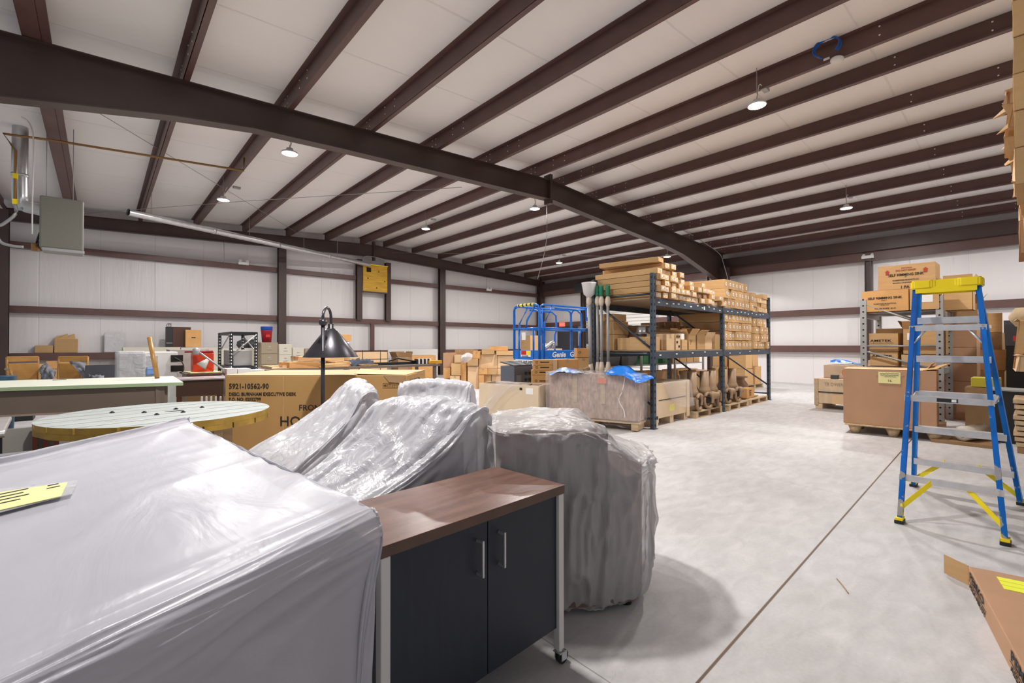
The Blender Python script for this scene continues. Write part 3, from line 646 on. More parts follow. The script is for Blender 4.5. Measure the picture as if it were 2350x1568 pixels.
# rolling cabinet
CYAW = math.radians(3.6)
t = thing('rolling_cabinet', 'dark navy two door cabinet on castors with a walnut top, in the foreground', 'cabinet', (.955, 1.235, 0), CYAW)
CW, CD = .80, .395
t.location = (.573, 1.187, 0)   # front left corner is the origin
b = BM(); add_box(b, (CW/2, CD/2, .685), (CW, CD, .034), bev=.002); obj('top', b, [WALNUT, WALEDGE], t, 'dusty walnut top')
for me_ in (t.children[0].data,):
    for p in me_.polygons:
        if abs(p.normal.z) < .5: p.material_index = 1
b = BM(); add_box(b, (CW/2, .21, .41), (CW-.05, .35, .50)); obj('body', b, NAVY, t)
for i, (xa, xb) in enumerate(((.038, .405), (.408, .768))):
    b = BM(); add_box(b, ((xa+xb)/2, .026, .405), (xb-xa, .018, .515), bev=.0015); o = obj('door', b, NAVY, t)
    hx = xb-.045 if i == 0 else xa+.05
    hb = BM(); add_tube(hb, [(hx, .018, .50), (hx, -.018, .50), (hx, -.018, .612), (hx, .018, .612)], .0045, 8) if 0 else None
    add_box(hb, (hx, -.012, .556), (.008, .008, .12), bev=.002); add_box(hb, (hx, .003, .502), (.008, .03, .008)); add_box(hb, (hx, .003, .610), (.008, .03, .008))
    obj('handle', hb, GALV, o, 'silver bar handle')
for sx in (0, 1):
    for sy_ in (0, 1):
        x = .018 if sx == 0 else CW-.018; y = .018 if sy_ == 0 else CD-.018
        b = BM(); add_box(b, (x, y, .365), (.03, .03, .606), bev=.003); o = obj('leg', b, OFFW, t)
        cb = BM(); add_cyl(cb, (x, y, .05), (x, y, .066), .014, seg=14); add_box(cb, (x+.012, y-.017, .035), (.03, .004, .032)); add_box(cb, (x+.012, y+.017, .035), (.03, .004, .032)); add_box(cb, (x+.004, y, .051), (.035, .036, .004)); obj('castor_fork', cb, GALV, o)
        cb = BM(); add_cyl(cb, (x+.018, y-.011, .026), (x+.018, y+.011, .026), .026, seg=24); add_cyl(cb, (x+.018, y-.014, .026), (x+.018, y+.014, .026), .009, seg=12); obj('castor_wheel', cb, BLACK, o)

# wrapped armchairs
def wrapped(label, net, seedv, inner, m=DUST2, wob=.024, freq=6, name='covered_armchair'):
    t = thing(name, label, 'covered armchair', (0, 0, 0))
    b = BM(); add_prism(b, inner[0], 0, inner[1])
    if len(inner) > 2: add_prism(b, inner[2], inner[1]-.02, inner[3])
    obj('chair_body', b, UPH, t)
    b = BM(); patch(b, net, 14, wob, freq, seedv, stretch=(1.9, .42, 0)); obj('plastic_bag', b, m, t, 'translucent plastic bag')
    return t
def chairnet(nr, fr, nf, ff, zr, zf, lean=.12, sag=.03):
    """nr/fr: near and far ends of the back ridge; nf/ff: near and far ends of the front edge"""
    nr, fr, nf, ff = [Vector((*p, 0)) for p in (nr, fr, nf, ff)]
    def prof(a, f, drop):
        bk = a-(f-a).normalized()*.08
        d = (f-a)
        return [(bk, .01), (bk, .5), (bk+d.normalized()*.02, zr-.1-drop), (a-d.normalized()*.05, zr-drop*.6), (a+d.normalized()*.05, zr-.012-drop*.6), (a+d*.25, lerp(zr, zf, .27)-drop*.4-sag), (a+d*.55, lerp(zr, zf, .62)-sag), (a+d*.9, zf), (a+d*1.0, zf-.08), (a+d*1.02, .3), (a+d*1.0, .01)]
    cols = []
    side = (nr-fr).normalized()
    N_ = prof(nr, nf, .0); Fp = prof(fr, ff, .0)
    cols.append([(p+side*.02-Vector((0, 0, 0)), .01) for p, z in N_])
    cols.append([(p+side*.035, z*.5) for p, z in N_])
    cols.append([(p+side*.02, max(z-.07, .01)) for p, z in N_])
    cols.append([(p-side*.03, z) for p, z in N_])
    for q in (.33, .66): cols.append([(lerp(a[0], c[0], q), lerp(a[1], c[1], q)+(.025 if 2 < i < 6 else 0)) for i, (a, c) in enumerate(zip(N_, Fp))])
    cols.append([(p+side*.03, z) for p, z in Fp])
    cols.append([(p-side*.02, max(z-.07, .01)) for p, z in Fp])
    cols.append([(p-side*.035, z*.5) for p, z in Fp])
    cols.append([(p-side*.02, .01) for p, z in Fp])
    return [[Vector((p.x, p.y, z)) for p, z in c] for c in cols]
wrapped('bagged armchair right behind the rolling cabinet, its back sloping down to the left', chairnet((1.38, 1.80), (1.12, 2.36), (.66, 1.72), (.50, 2.15), .945, .60), 1.7,
        ([(1.33, 1.86), (1.13, 2.27), (.62, 2.06), (.76, 1.78)], .4, [(1.33, 1.86), (1.14, 2.26), (1.06, 2.22), (1.24, 1.82)], .78))
wrapped('bagged armchair left of the other bagged chairs, sloping down towards the spool table', chairnet((1.33, 2.92), (1.52, 3.70), (.72, 2.72), (.74, 3.60), .955, .55), 4.2,
        ([(1.36, 2.96), (1.5, 3.62), (.82, 3.5), (.80, 2.82)], .4, [(1.32, 3.02), (1.44, 3.56), (1.34, 3.56), (1.22, 3.02)], .78))
wrapped('bagged armchair farthest back of the group, rounded top in front of the desk carton', chairnet((2.20, 2.98), (1.80, 3.38), (1.93, 2.76), (1.66, 3.10), .95, .66), 8.9,
        ([(2.18, 3.0), (1.84, 3.34), (1.72, 3.14), (1.97, 2.86)], .4, [(2.13, 3.0), (1.85, 3.30), (1.80, 3.26), (2.08, 2.96)], .76), wob=.011)
# tall bagged chair right of the cabinet
cx0 = Vector((1.815, 1.60, 0))
e1 = Vector((.80, -.60, 0)).normalized(); e2 = Vector((.60, .80, 0))     # across the picture / away
def L2(u, v, z): p = cx0+e1*u+e2*v; return Vector((p.x, p.y, z))
ring = [(-.40, -.24), (-.2, -.27), (0, -.28), (.14, -.27), (.28, -.24), (.38, -.14), (.44, .02), (.44, .2), (.36, .36), (.16, .48), (-.06, .52), (-.28, .48), (-.40, .3), (-.43, .03)]
def rim(zt, sc, arm=0, arms=.0):
    out = []
    for k, (u, v) in enumerate(ring):
        z = zt
        if 4 <= k <= 8: z = zt-arm
        out.append(L2(u*sc-(.0 if not arms else 0), v*sc, z))
    return out
net = [rim(.02, .80), rim(.06, .90), rim(.2, .97), rim(.45, 1.0), rim(.62, .99)]
def toprow(zt, sc, armz):
    o_ = []
    for k, (u, v) in enumerate(ring):
        uu, vv = u*sc, v*sc
        o_.append(L2(uu, vv, armz if 4 <= k <= 8 else (zt if k not in (3, 9) else (zt*.6+armz*.4))))
    return o_
net += [toprow(.82, .99, .66), toprow(.85, .985, .69), toprow(.862, .95, .705), toprow(.868, .85, .715)]
r = []
for k, (u, v) in enumerate(ring): r.append(L2(min(u*.75, .17), v*.72, .872 if not 4 <= k <= 8 else .80))
net.append(r); net.append([L2(min(u*.5, .10)-.04, v*.45, .878) for u, v in ring]); net.append([L2(-.06+u*.02, .05+v*.02, .88) for u, v in ring])
t = thing('covered_armchair', 'tall rounded armchair in a grey plastic bag, standing right of the rolling cabinet', 'covered armchair', (0, 0, 0))
b = BM(); add_prism(b, [tuple(L2(u*.87, v*.87, 0))[:2] for u, v in ring], .04, .63); add_prism(b, [tuple(L2(u, v, 0))[:2] for u, v in ((-.37, -.20), (-.18, -.23), (.13, -.23), (.13, .34), (-.1, .42), (-.30, .36), (-.38, .1))], .6, .835); obj('chair_body', b, UPH, t)
b = BM(); patch(b, net, 14, .034, 7, 12.3, stretch=(.42, 3.6, .22), closed=True); obj('plastic_bag', b, DUST3, t, 'grey translucent plastic bag with vertical folds')
for u, v in ((-.3, -.2), (.3, -.18), (.3, .3), (-.3, .3)): b = BM(); p = L2(u*.8, v*.8, 0); add_cyl(b, (p.x, p.y, 0), (p.x, p.y, .06), .03, seg=12); obj('foot', b, BLACK, t)
b = BM(); add_box(b, tuple(L2(-.1, -.18, .02)), (.26, .02, .04), -.64); obj('skirt', b, mat('tan_skirt', (.25, .19, .15), .8), t)

# shepherd crook lamp
lx, ly = onD(741, 860, 4.5).x, onD(741, 860, 4.5).y
t = thing('floor_lamp', 'dark metal post lamp with a wide cone shade, standing before the desk carton', 'lamp', (lx, ly, 0), -.72)
# local: x across the picture, y away from the viewer
b = BM(); add_lathe(b, [(.16, 0), (.16, .02), (.04, .03), (.03, .06)], 28); obj('base', b, BRONZE, t)
b = BM(); add_cyl(b, (0, 0, .02), (0, 0, 1.45), .019, seg=14); obj('pole', b, BRONZE, t)
b = BM(); add_tube(b, [(0, 0, 1.44), (0, 0, 1.54), (0, .04, 1.60), (0, .10, 1.625), (0, .17, 1.60), (0, .2, 1.54), (0, .2, 1.47)], .014, 10, smooth=5); obj('crook_arm', b, BRONZE, t)
b = BM(); add_lathe(b, [(.001, -.04), (.03, -.026), (.042, 0), (.03, .026), (.001, .04)], 20, M=Matrix.Translation((0, 0, 1.475))); obj('ball_joint', b, BRONZE, t)
b = BM(); add_lathe(b, [(.262, 1.135), (.262, 1.14), (.07, 1.40), (.055, 1.41), (.03, 1.43), (.03, 1.47), (.001, 1.475)], 48, M=Matrix.Translation((0, .2, 0)), cap=False)
add_lathe(b, [(.256, 1.137), (.066, 1.395)], 48, M=Matrix.Translation((0, .2, 0)), cap=False); obj('lamp_shade', b, BRONZE, t, 'dark metallic cone shade')

# cable spool table
t = thing('cable_spool_table', 'round weathered plank top of a wooden cable spool used as a table', 'table', (.37, 4.38, 0), .0)
R_ = .70
for k in range(7):                                   # planks of the round top
    y0, y1 = -R_+k*.2, -R_+(k+1)*.2-.012
    poly = []; ym = [y0+(y1-y0)*i/8 for i in range(9)]
    for y in ym: poly.append((-math.sqrt(max(R_*R_-y*y, .0004)), y))
    for y in ym[::-1]: poly.append((math.sqrt(max(R_*R_-y*y, .0004)), y))
    b = BM(); add_prism(b, poly, .71, .75, M=Matrix.Rotation(.35, 4, 'Z'))
    for f in b.faces:
        if abs(f.normal.z) < .5 : f.material_index = 1
    b.normal_update()
    for f in b.faces: f.material_index = 1 if abs(f.normal.z) < .5 else 0
    obj('plank', b, [WOODG, WOODE], t)
for k in range(7):
    y0, y1 = -R_+k*.2, -R_+(k+1)*.2-.012
    poly = []; ym = [y0+(y1-y0)*i/8 for i in range(9)]
    for y in ym: poly.append((-math.sqrt(max(R_*R_-y*y, .0004)), y))
    for y in ym[::-1]: poly.append((math.sqrt(max(R_*R_-y*y, .0004)), y))
    b = BM(); add_prism(b, poly, .672, .709, M=Matrix.Rotation(.35+PI/2, 4, 'Z')); obj('lower_plank', b, WOODE, t)
for a in range(6):
    b = BM(); x, y = .42*math.cos(a*PI/3+.2), .42*math.sin(a*PI/3+.2); add_box(b, (x, y, .34), (.09, .06, .67), a); obj('stave', b, WOOD, t)
b = BM(); add_cyl(b, (0, 0, 0), (0, 0, .04), .55, seg=40); obj('lower_flange', b, WOOD, t)
for x, y in ((-.12, .05), (.08, .12), (.1, -.12), (-.06, -.15), (.25, .1), (-.3, .2)):
    b = BM(); add_cyl(b, (x, y, .75), (x, y, .757), .016, seg=8); add_cyl(b, (x, y, .757), (x, y, .763), .009, seg=6); obj('bolt', b, BLACK, t)
b = BM(); add_prism(b, [(.0, .02), (.1, .04), (.12, .01), (.04, -.02)], .7505, .7515); obj('hub_hole', b, CASTD, t)

# executive desk carton
DL, DR = Vector((1.006, 5.786, 0)), Vector((2.471, 4.49, 0)); dw = (DR-DL).length; dyaw = math.atan2((DR-DL).y, (DR-DL).x)
t = thing('desk_carton', 'huge brown desk carton lettered BURNHAM EXECUTIVE DESK behind the lamp', 'box', DL, dyaw)
b = BM(); DH = .93; add_box(b, (dw/2, .52, DH/2), (dw, 1.04, DH), bev=.008); obj('box_body', b, CARDB, t)
b = BM(); add_plate(b, (0, 0, DH+.002), (dw*.72, 0, DH+.002), (dw*.72, .5, DH+.02), (0, .5, DH+.006), .004); obj('top_flap', b, CARDL, t)
b = BM(); add_plate(b, (dw*.70, .05, DH+.012), (dw*.99, .02, DH+.002), (dw*.99, .5, DH+.002), (dw*.66, .5, DH+.045), .004); obj('lifted_flap', b, CARDL, t)
b = BM(); add_plate(b, (0, .54, DH+.004), (dw, .54, DH+.004), (dw, 1.04, DH+.002), (0, 1.04, DH+.002), .004); obj('top_flap', b, CARDL, t)
b = BM(); add_plate(b, (dw*.87, -.003, DH-.002), (dw*.90, -.006, DH-.07), (dw*.99, -.004, DH-.09), (dw*.99, -.003, DH-.002), .002); obj('torn_corner', b, CARDD, t)
k_ = lambda px: (onD(px, 860, 5.0)-DL).dot((DR-DL).normalized())
text('lettering', '5921-10562-90', .078, t, (k_(526), -.003, .79), FRONT, bold=.02, width=k_(617)-k_(526))
text('lettering', 'DESC: BURNHAM EXECUTIVE DESK', .05, t, (k_(526), -.003, .715), FRONT, bold=.02, width=k_(680)-k_(526))
text('lettering', 'P.O. NO: 02032799', .05, t, (k_(526), -.003, .66), FRONT, bold=.02, width=k_(599)-k_(526))
text('lettering', 'FRONT', .088, t, (k_(686), -.003, .555), FRONT, bold=.004)
text('lettering', 'HO', .15, t, (k_(642), -.003, .39), FRONT, bold=.006)
text('lettering', '5921-10362-90', .10, t, (dw+.003, .15, .80), (PI/2, 0, PI/2), bold=.02, width=.5)
text('lettering', 'EXECUTIVE DESK', .05, t, (dw+.003, .45, .72), (PI/2, 0, PI/2), bold=.02, width=.4)
for i in range(5):                                    # row of handling symbols
    x = k_(884)+i*.052; b = BM()
    for (cx_, cz_, w_, h_) in ((x, .845, .046, .003), (x, .795, .046, .003), (x-.022, .82, .003, .05), (x+.022, .82, .003, .05)): add_box(b, (cx_, -.003, cz_), (w_, .001, h_))
    if i == 0: add_cyl(b, (x, -.0035, .82), (x, -.0025, .82), .012, seg=12); add_box(b, (x, -.003, .82), (.034, .001, .004))
    if i == 1: add_box(b, (x-.008, -.003, .818), (.004, .001, .034)); add_box(b, (x+.008, -.003, .818), (.004, .001, .034)); add_box(b, (x-.008, -.003, .835), (.014, .001, .004)); add_box(b, (x+.008, -.003, .835), (.014, .001, .004))
    if i == 2: add_box(b, (x, -.003, .83), (.032, .001, .004)); add_box(b, (x, -.003, .817), (.004, .001, .026)); add_box(b, (x-.006, -.003, .805), (.012, .001, .004))
    if i == 3: add_box(b, (x, -.003, .82), (.045, .001, .004), tilt=('Y', .8)); add_box(b, (x, -.003, .82), (.045, .001, .004), tilt=('Y', -.8))
    if i == 4: add_box(b, (x-.009, -.003, .82), (.004, .001, .03)); add_box(b, (x+.009, -.003, .82), (.004, .001, .03)); add_box(b, (x, -.003, .807), (.022, .001, .004)); add_box(b, (x, -.003, .822), (.004, .001, .024))
    obj('handling_symbol', b, BROWNINK, t)
b = BM(); add_box(b, (dw*.32, -.002, .5), (.004, .002, .85)); obj('strap', b, CARDL, t)

# long pale green topped counter at the left
t = thing('long_counter', 'long counter with pale green top and taupe apron behind the spool table', 'table', (0, 0, 0))
A1, A2, A3, A4 = Vector((-1.55, 5.90, .88)), Vector((.585, 5.30, .88)), Vector((.62, 6.45, .88)), Vector((-1.75, 7.0, .88))
b = BM(); add_plate(b, A1, A2, A3, A4, .03); 
b.normal_update()
for f in b.faces: f.material_index = 0 if f.normal.z > .7 else 1
obj('counter_top', b, [GREENW, GREENE], t, 'pale green top')
def vplate(b, p, q, z0, z1, th, mi=0): add_plate(b, (p.x, p.y, z0), (q.x, q.y, z0), (q.x, q.y, z1), (p.x, p.y, z1), th, mi)
b = BM(); p, q = A1+Vector((.02, .05, 0)), A2+Vector((-.13, .08, 0)); vplate(b, p, q, .68, .88, .02); obj('apron', b, TAUPE, t)
b = BM(); p2 = A3+Vector((-.17, -.05, 0)); vplate(b, q, p2, .68, .88, .02); obj('apron', b, TAUPE, t)
b = BM(); vplate(b, p, q, .665, .68, .03); obj('bottom_trim', b, mat('tan_trim', (.34, .26, .2), .5), t)
for P in (A1+Vector((.1, .1, 0)), A2+Vector((-.17, .1, 0)), A3+Vector((-.22, -.1, 0)), A4+Vector((.1, -.1, 0))): b = BM(); add_box(b, (P.x, P.y, .44), (.06, .06, .88)); obj('leg', b, TAUPE, t)
b = BM(); add_box(b, (onD(50, 883, 4.8).x+.3, 6.5, .9125), (.1, .02, .003)); 
o = obj('screwdriver', b, BLACK); tag(o, 'small dark tool lying on the pale green counter top', 'tool')

# dark framed glass case with card, bottom left
t = thing('metal_rim_case', 'black display case with a rounded metal rim, open at the lower left edge', 'case', (-.72, 3.35, 0), .12)
b = BM(); add_box(b, (0, 0, .31), (1.16, .5, .62), bev=.02); obj('case_body', b, BLACK, t)
b = BM(); add_tube(b, [(-.58, -.26, .635), (.50, -.26, .635), (.57, -.24, .64), (.59, -.18, .65), (.59, .24, .66), (-.58, .24, .66)], .018, 10, smooth=3); obj('rim', b, GALV, t, 'rounded silver rim')
b = BM(); add_box(b, (.57, -.24, .33), (.05, .05, .6), bev=.01); obj('corner_post', b, GALV, t)
b = BM(); add_box(b, (-.1, .0, .628), (.8, .44, .004)); obj('lining', b, CARDL, t)
t2 = BM(); add_box(t2, (-.9, 3.25, .64), (.55, .28, .008), .25); o = obj('wooden_board', t2, WOODL); tag(o, 'pale board lying inside the dark display case', 'board')
# pale table beyond it
t = thing('steel_edged_table', 'grey topped table with a rounded steel edge left of the spool table', 'table', (-1.20, 4.5, 0), .06)
b = BM(); add_box(b, (0, 0, .725), (1.5, .8, .03), bev=.01); obj('table_top', b, mat('greyish_laminate', (.34, .31, .30), .4, noise_s=4, noise_a=.15), t)
b = BM(); add_tube(b, [(-.75, -.41, .72), (.75, -.41, .72)], .022, 10); obj('edge_rail', b, GALV, t)
for sx in (-1, 1):
    for sy_ in (-1, 1): b = BM(); add_box(b, (sx*.68, sy_*.34, .355), (.05, .05, .71)); obj('leg', b, BLACK, t)

# step ladder
def V3(*a): return Vector(a)
t = thing('step_ladder', 'blue fibreglass step ladder with yellow top standing open on the bare floor', 'ladder', (4.8, .42, 0))
O = V3(4.8, .42, 0); zt = 1.69
near = {1: (V3(4.22, .655, 0), V3(4.79, .635, zt)), -1: (V3(4.25, .145, 0), V3(4.79, .285, zt))}
far = {1: (V3(5.40, .74, 0), V3(4.87, .625, zt)), -1: (V3(5.40, .10, 0), V3(4.87, .295, zt))}
def rail(b, p, q, w, th, mi=0):
    d = (q-p); L = d.length; ax = d.normalized(); yv = V3(0, 1, 0); yv = (yv-ax*yv.dot(ax)).normalized(); xv = yv.cross(ax)
    M = Matrix((xv, yv, ax)).transposed().to_4x4(); M.translation = (p+q)/2-O
    for (cx_, cy_, sx, sy_) in ((0, 0, w, th), (w/2-th/2, 0, th, w*.42) , (-w/2+th/2, 0, th, w*.42)):
        g = bmesh.ops.create_cube(b, size=1)['verts']; bmesh.ops.transform(b, matrix=M @ Matrix.Translation((cx_, cy_, 0)) @ Matrix.Diagonal((sx, sy_ if sy_ > th else th, L, 1)), verts=g)
        for f in {f for v in g for f in v.link_faces}: f.material_index = mi
for nm, D, w in (('rear_rail', near, .05), ('front_rail', far, .07)):
    for s in (1, -1):
        p, q = D[s]; b = BM()
        rail(b, p, q, w, .028)
        o = obj(nm, b, BLUEL, t)
        fb = BM(); add_box(fb, p-O+V3(0, 0, .012), (.09, .05, .024), bev=.004); obj('foot', fb, BLACK, o)
        yb_ = BM(); add_box(yb_, p-O+V3(0, -.0, .03), (.08, .042, .02)); obj('foot_boot', yb_, YEL, o)
def at_z(D, s, z): p, q = D[s]; return lerp(p, q, z/zt)
for z in (.265, .555, .86, 1.155, 1.46):              # treads between the front rails
    a_, c_ = at_z(far, 1, z), at_z(far, -1, z); m_ = (a_+c_)/2-O; b = BM()
    add_box(b, m_+V3(0, 0, 0), (.085, abs(a_.y-c_.y), .012)); add_box(b, m_+V3(-.04, 0, -.022), (.006, abs(a_.y-c_.y), .045)); add_box(b, m_+V3(.04, 0, -.022), (.006, abs(a_.y-c_.y), .045)); obj('step', b, ALU, t)
for z in (.30, .855, 1.375):                          # braces between the rear rails
    a_, c_ = at_z(near, 1, z), at_z(near, -1, z); m_ = (a_+c_)/2-O; L = abs(a_.y-c_.y); b = BM()
    add_box(b, m_+V3(-.02, 0, 0), (.008, L+.04, .042)); add_box(b, m_+V3(-.01, 0, .02), (.022, L, .004)); o = obj('rear_brace', b, ALU, t)
    for s in (-1, 1):
        for dz in (-.01, .012): rb = BM(); add_cyl(rb, m_+V3(-.03, s*L/2, dz), m_+V3(-.022, s*L/2, dz), .007, seg=8); obj('rivet', rb, GALV, o)
    if z == .855:
        sb = BM(); add_box(sb, m_+V3(-.0255, -.0, 0), (.002, .11, .026)); obj('sticker', sb, INK, o, 'black and white warning sticker'); sb = BM(); add_box(sb, m_+V3(-.027, -.035, 0), (.001, .025, .02)); obj('sticker', sb, PAPER, o)
for D, zs in ((near, .30), (far, .265)):              # yellow corner braces
    for s in (1, -1):
        p, q = at_z(D, s, .03 if D is near else .05), at_z(D, s, zs); inner_ = lerp(at_z(D, 1, zs), at_z(D, -1, zs), .33 if s == 1 else .67)
        lowp = at_z(D, s, zs-.20); b = BM(); dx = V3(-.012, 0, 0)
        n_ = (inner_-lowp).normalized(); up_ = V3(0, 0, .022)
        add_plate(b, lowp-up_+dx-O, inner_-up_+dx-O, inner_+up_+dx-O, lowp+up_+dx-O, .005); add_plate(b, lowp+V3(0, -.012*s, .03)+dx-O, lowp+V3(0, .0, .03)+dx-O, p+dx-O, p+V3(0, -.02*s, 0)+dx-O, .006); obj('corner_brace', b, YEL, t, 'yellow corner brace')
for s in (1, -1):                                     # aluminium diagonals below the top
    for D in (near, far):
        a_ = at_z(D, s, 1.25 if D is near else 1.38); c_ = lerp(at_z(D, 1, 1.375), at_z(D, -1, 1.375), .22 if s == 1 else .78) if D is near else lerp(at_z(D, 1, 1.46), at_z(D, -1, 1.46), .2 if s == 1 else .8)
        b = BM(); add_tube(b, [a_-O, c_-O], .008, 6); obj('diagonal_brace', b, ALU, t)
    b = BM(); a_, c_ = at_z(near, s, .86), at_z(far, s, .86); mid = (a_+c_)/2+V3(0, 0, -.03); add_tube(b, [a_-O, mid-O, c_-O], .007, 6); obj('spreader', b, ALU, t)
b = BM()
poly = [(-.085, -.20), (.085, -.20), (.10, -.18), (.10, .18), (.085, .20), (-.085, .20), (-.10, .18), (-.10, .08), (-.085, .06), (-.085, -.06), (-.10, -.08), (-.10, -.18)]
add_prism(b, poly, zt-.01, zt+.055, M=Matrix.Translation((.03, .04, 0))); bmesh.ops.bevel(b, geom=b.edges[:], offset=.008, segments=2, affect='EDGES')
add_box(b, (-.055, .04, zt-.02), (.01, .34, .045)); add_box(b, (.115, .04, zt-.02), (.01, .34, .045))
obj('top_cap', b, YEL, t, 'yellow plastic top cap')

# carton lying on the floor at the lower right
t = thing('long_carton', 'long carton lettered PEMKO lying on the floor at the lower right corner', 'box', (3.385, .235, 0), -PI/2-.02)
Lc, Wc, Hc = 1.4, .9, .10
# local: +x runs towards the viewer's side along the left edge, +y to the right of the picture... 
t.rotation_euler = (0, 0, math.atan2(.055-.265, 2.45-3.39))
t.location = (3.385, .25, 0)
b = BM(); add_box(b, (Lc/2, Wc/2, Hc/2), (Lc, Wc, Hc), bev=.004); obj('box_body', b, CARDP, t)
b = BM(); add_plate(b, (0, 0, .002), (-.07, -.085, .012), (-.07, -.085, Hc+.012), (0, 0, Hc), .004); obj('flap', b, CARD, t)
for k, x0 in enumerate((.05, .80)):
    # lettering reads along the side, away from the viewer to near
    text('lettering', 'PEMKO', .056, t, (x0, -.0035, .052), FRONT, bold=.008, width=.30)
    text('lettering', 'ASSA ABLOY', .036, t, (x0, -.0035, .010), FRONT, bold=.004, width=.34)
    b = BM(); add_box(b, (x0+.17, -.0035, .043), (.36, .001, .003)); obj('printed_rule', b, INK, t)
b = BM()
for i in range(3): add_box(b, (.10+.05*i, .4, Hc+.0015), (.045, .62, .003), .0)
obj('yellow_tape', b, HIVIS, t, 'bright yellow tape strips')
b = BM(); add_tube(b, [tuple(onZ(1920, 1328, .004)), tuple(onZ(1932, 1342, .004)), tuple(onZ(1947, 1362, .004))], .0025, 5); tag(obj('wood_splinter', b, OAK), 'tiny wood splinter on the bare floor below the saw cut joint', 'debris')
#@@SPLIT3
# ================================================================ DARK PALLET RACK AND ITS LOAD
RK = Vector((6.18, 3.81, 0)); RYAW = math.radians(2.95); RD = 1.06
def RW(u, v, z=0): c, s = math.cos(RYAW), math.sin(RYAW); return Vector((RK.x+u*c-v*s, RK.y+u*s+v*c, z))
t = thing('pallet_rack', 'dark slate pallet rack of two bays loaded with cartons', 'storage rack', RK, RYAW)
UP = (0.0, 2.60, 5.25)
for i, u in enumerate(UP):
    for v in (0, RD):
        ht = 1.98 if i == 1 else 2.33
        b = BM(); add_box(b, (u, v, ht/2), (.08, .06, ht), bev=.003)
        nd = int(ht/.1)
        for k in range(nd):
            for s in (-1, 1): add_box(b, (u+s*.0, v+(.031 if v else -.031), .06+k*.1), (.018, .002, .035), mi=1)
            add_box(b, (u-.0405, v, .06+k*.1), (.002, .014, .03), mi=1)
        add_box(b, (u, v, .004), (.12, .1, .008)); obj('upright', b, [BLUEST, CASTD], t)
    for z0, z1 in ((.15, .15), (.35, 1.05), (1.12, 1.12), (1.2, 1.95), (2.02, 2.02)):
        if i == 1 and z0 > 1.9: continue
        b = BM(); y0, y1 = (.03, RD-.03); add_tube(b, [(u, y0, z0), (u, y1, z1)], .017, 4); obj('frame_brace', b, BLUEST, t)
for (ua, ub) in ((.04, 2.56), (2.64, 5.21)):
    for z in (1.10, 1.90):
        for v in (0, RD):
            b = BM(); add_box(b, ((ua+ub)/2, v, z), (ub-ua, .05, .11 if v == 0 else .1), bev=.004); obj('beam', b, BLUEST, t)
        b = BM(); add_box(b, ((ua+ub)/2, RD/2, z+.062), (ub-ua, RD+.02, .014)); obj('shelf_deck', b, mat('deck_board', (.34, .24, .15), .8, noise_s=4, noise_a=.15), t)
for n_, (za, n) in enumerate(((1.90, 22), (1.10, 9))):
    for k in range(n):
        u = .15+k*(4.9/n)+random.uniform(-.05, .05)
        if abs(u-2.6) < .08: continue
        b = BM(); add_box(b, (u, -.028, za+random.uniform(-.01, .03)), (.06, .002, .018)); obj('shelf_tag', b, PAPER, t, 'small white tag')
b = BM(); add_box(b, (1.75, -.028, 1.895), (.05, .002, .06)); obj('shelf_tag', b, PAPER, t, 'larger white tag')
def rcar(label, u, v, z, w, d, h, **k):
    """carton inside the rack: u = left edge, v = front face"""
    p = RW(u+w/2, v+d/2); rz = RYAW+k.pop('turn', 0); return carton(label, (p.x, p.y, z), (w, d, h), rz, **k)
Z1, Z2 = 1.169, 1.969
# ---- top shelf, left bay: long lamp cartons lying with their ends to the aisle
GR = 'long cartons lying end out on the top shelf of the dark rack'
heights = [7, 6, 6, 5, 4, 4, 4, 4, 3, 3, 3, 2, 2, 2]
NCOL = 15
for row in range(6):
    for c in range(NCOL):
        u = .06+c*.168
        frac = 1-u/3.2; hmax = 2 if c > 12 else 3 if c > 9 else (4 if c > 4 else (5 if c > 2 else 6 if c > 0 else 5))
        if c in (6, 7, 8): hmax = 3 if c != 7 else 4
        if row >= hmax: continue
        w, h = .155+random.uniform(-.008, .004), .086
        z = Z2+.0015+row*.090; v0 = random.uniform(-.10, .02)
        o = rcar('long carton end out, %s from the left post, %s layer from the shelf' % (ORD[c], ORD[row]), u, v0, z, w, 1.12, h, group=GR, tape=False, m=CARD, bev=.003, jit=.003)
        b = BM(); add_box(b, (0, -.56-.0035, h*.5), (w*.93, .002, h*.86), bev=.0005); obj('end_flap', b, CARDL, o, 'pale end flap')
        b = BM(); add_box(b, (random.uniform(-.02, .02), -.5672, h*.52), (.05, .001, .032)); obj('end_label', b, PAPER, o)
        b = BM(); add_box(b, (.01, -.5685, h*.5), (.012, .001, .014)); obj('printed_mark', b, INK, o)
# slipped cartons lying askew on top of them
for i, (u, z, tz, ln) in enumerate(((.05, Z2+.55, .10, 1.3), (.30, Z2+.46, -.06, 1.25))):
    o = rcar(('long carton lying askew, highest of the heap by the left post', 'long carton lying askew just right of the highest one')[i], u, -.03, Z2+.001+.541, .2, 1.0, .075, turn=tz, group='askew long cartons', tape=False) if i == 0 else None
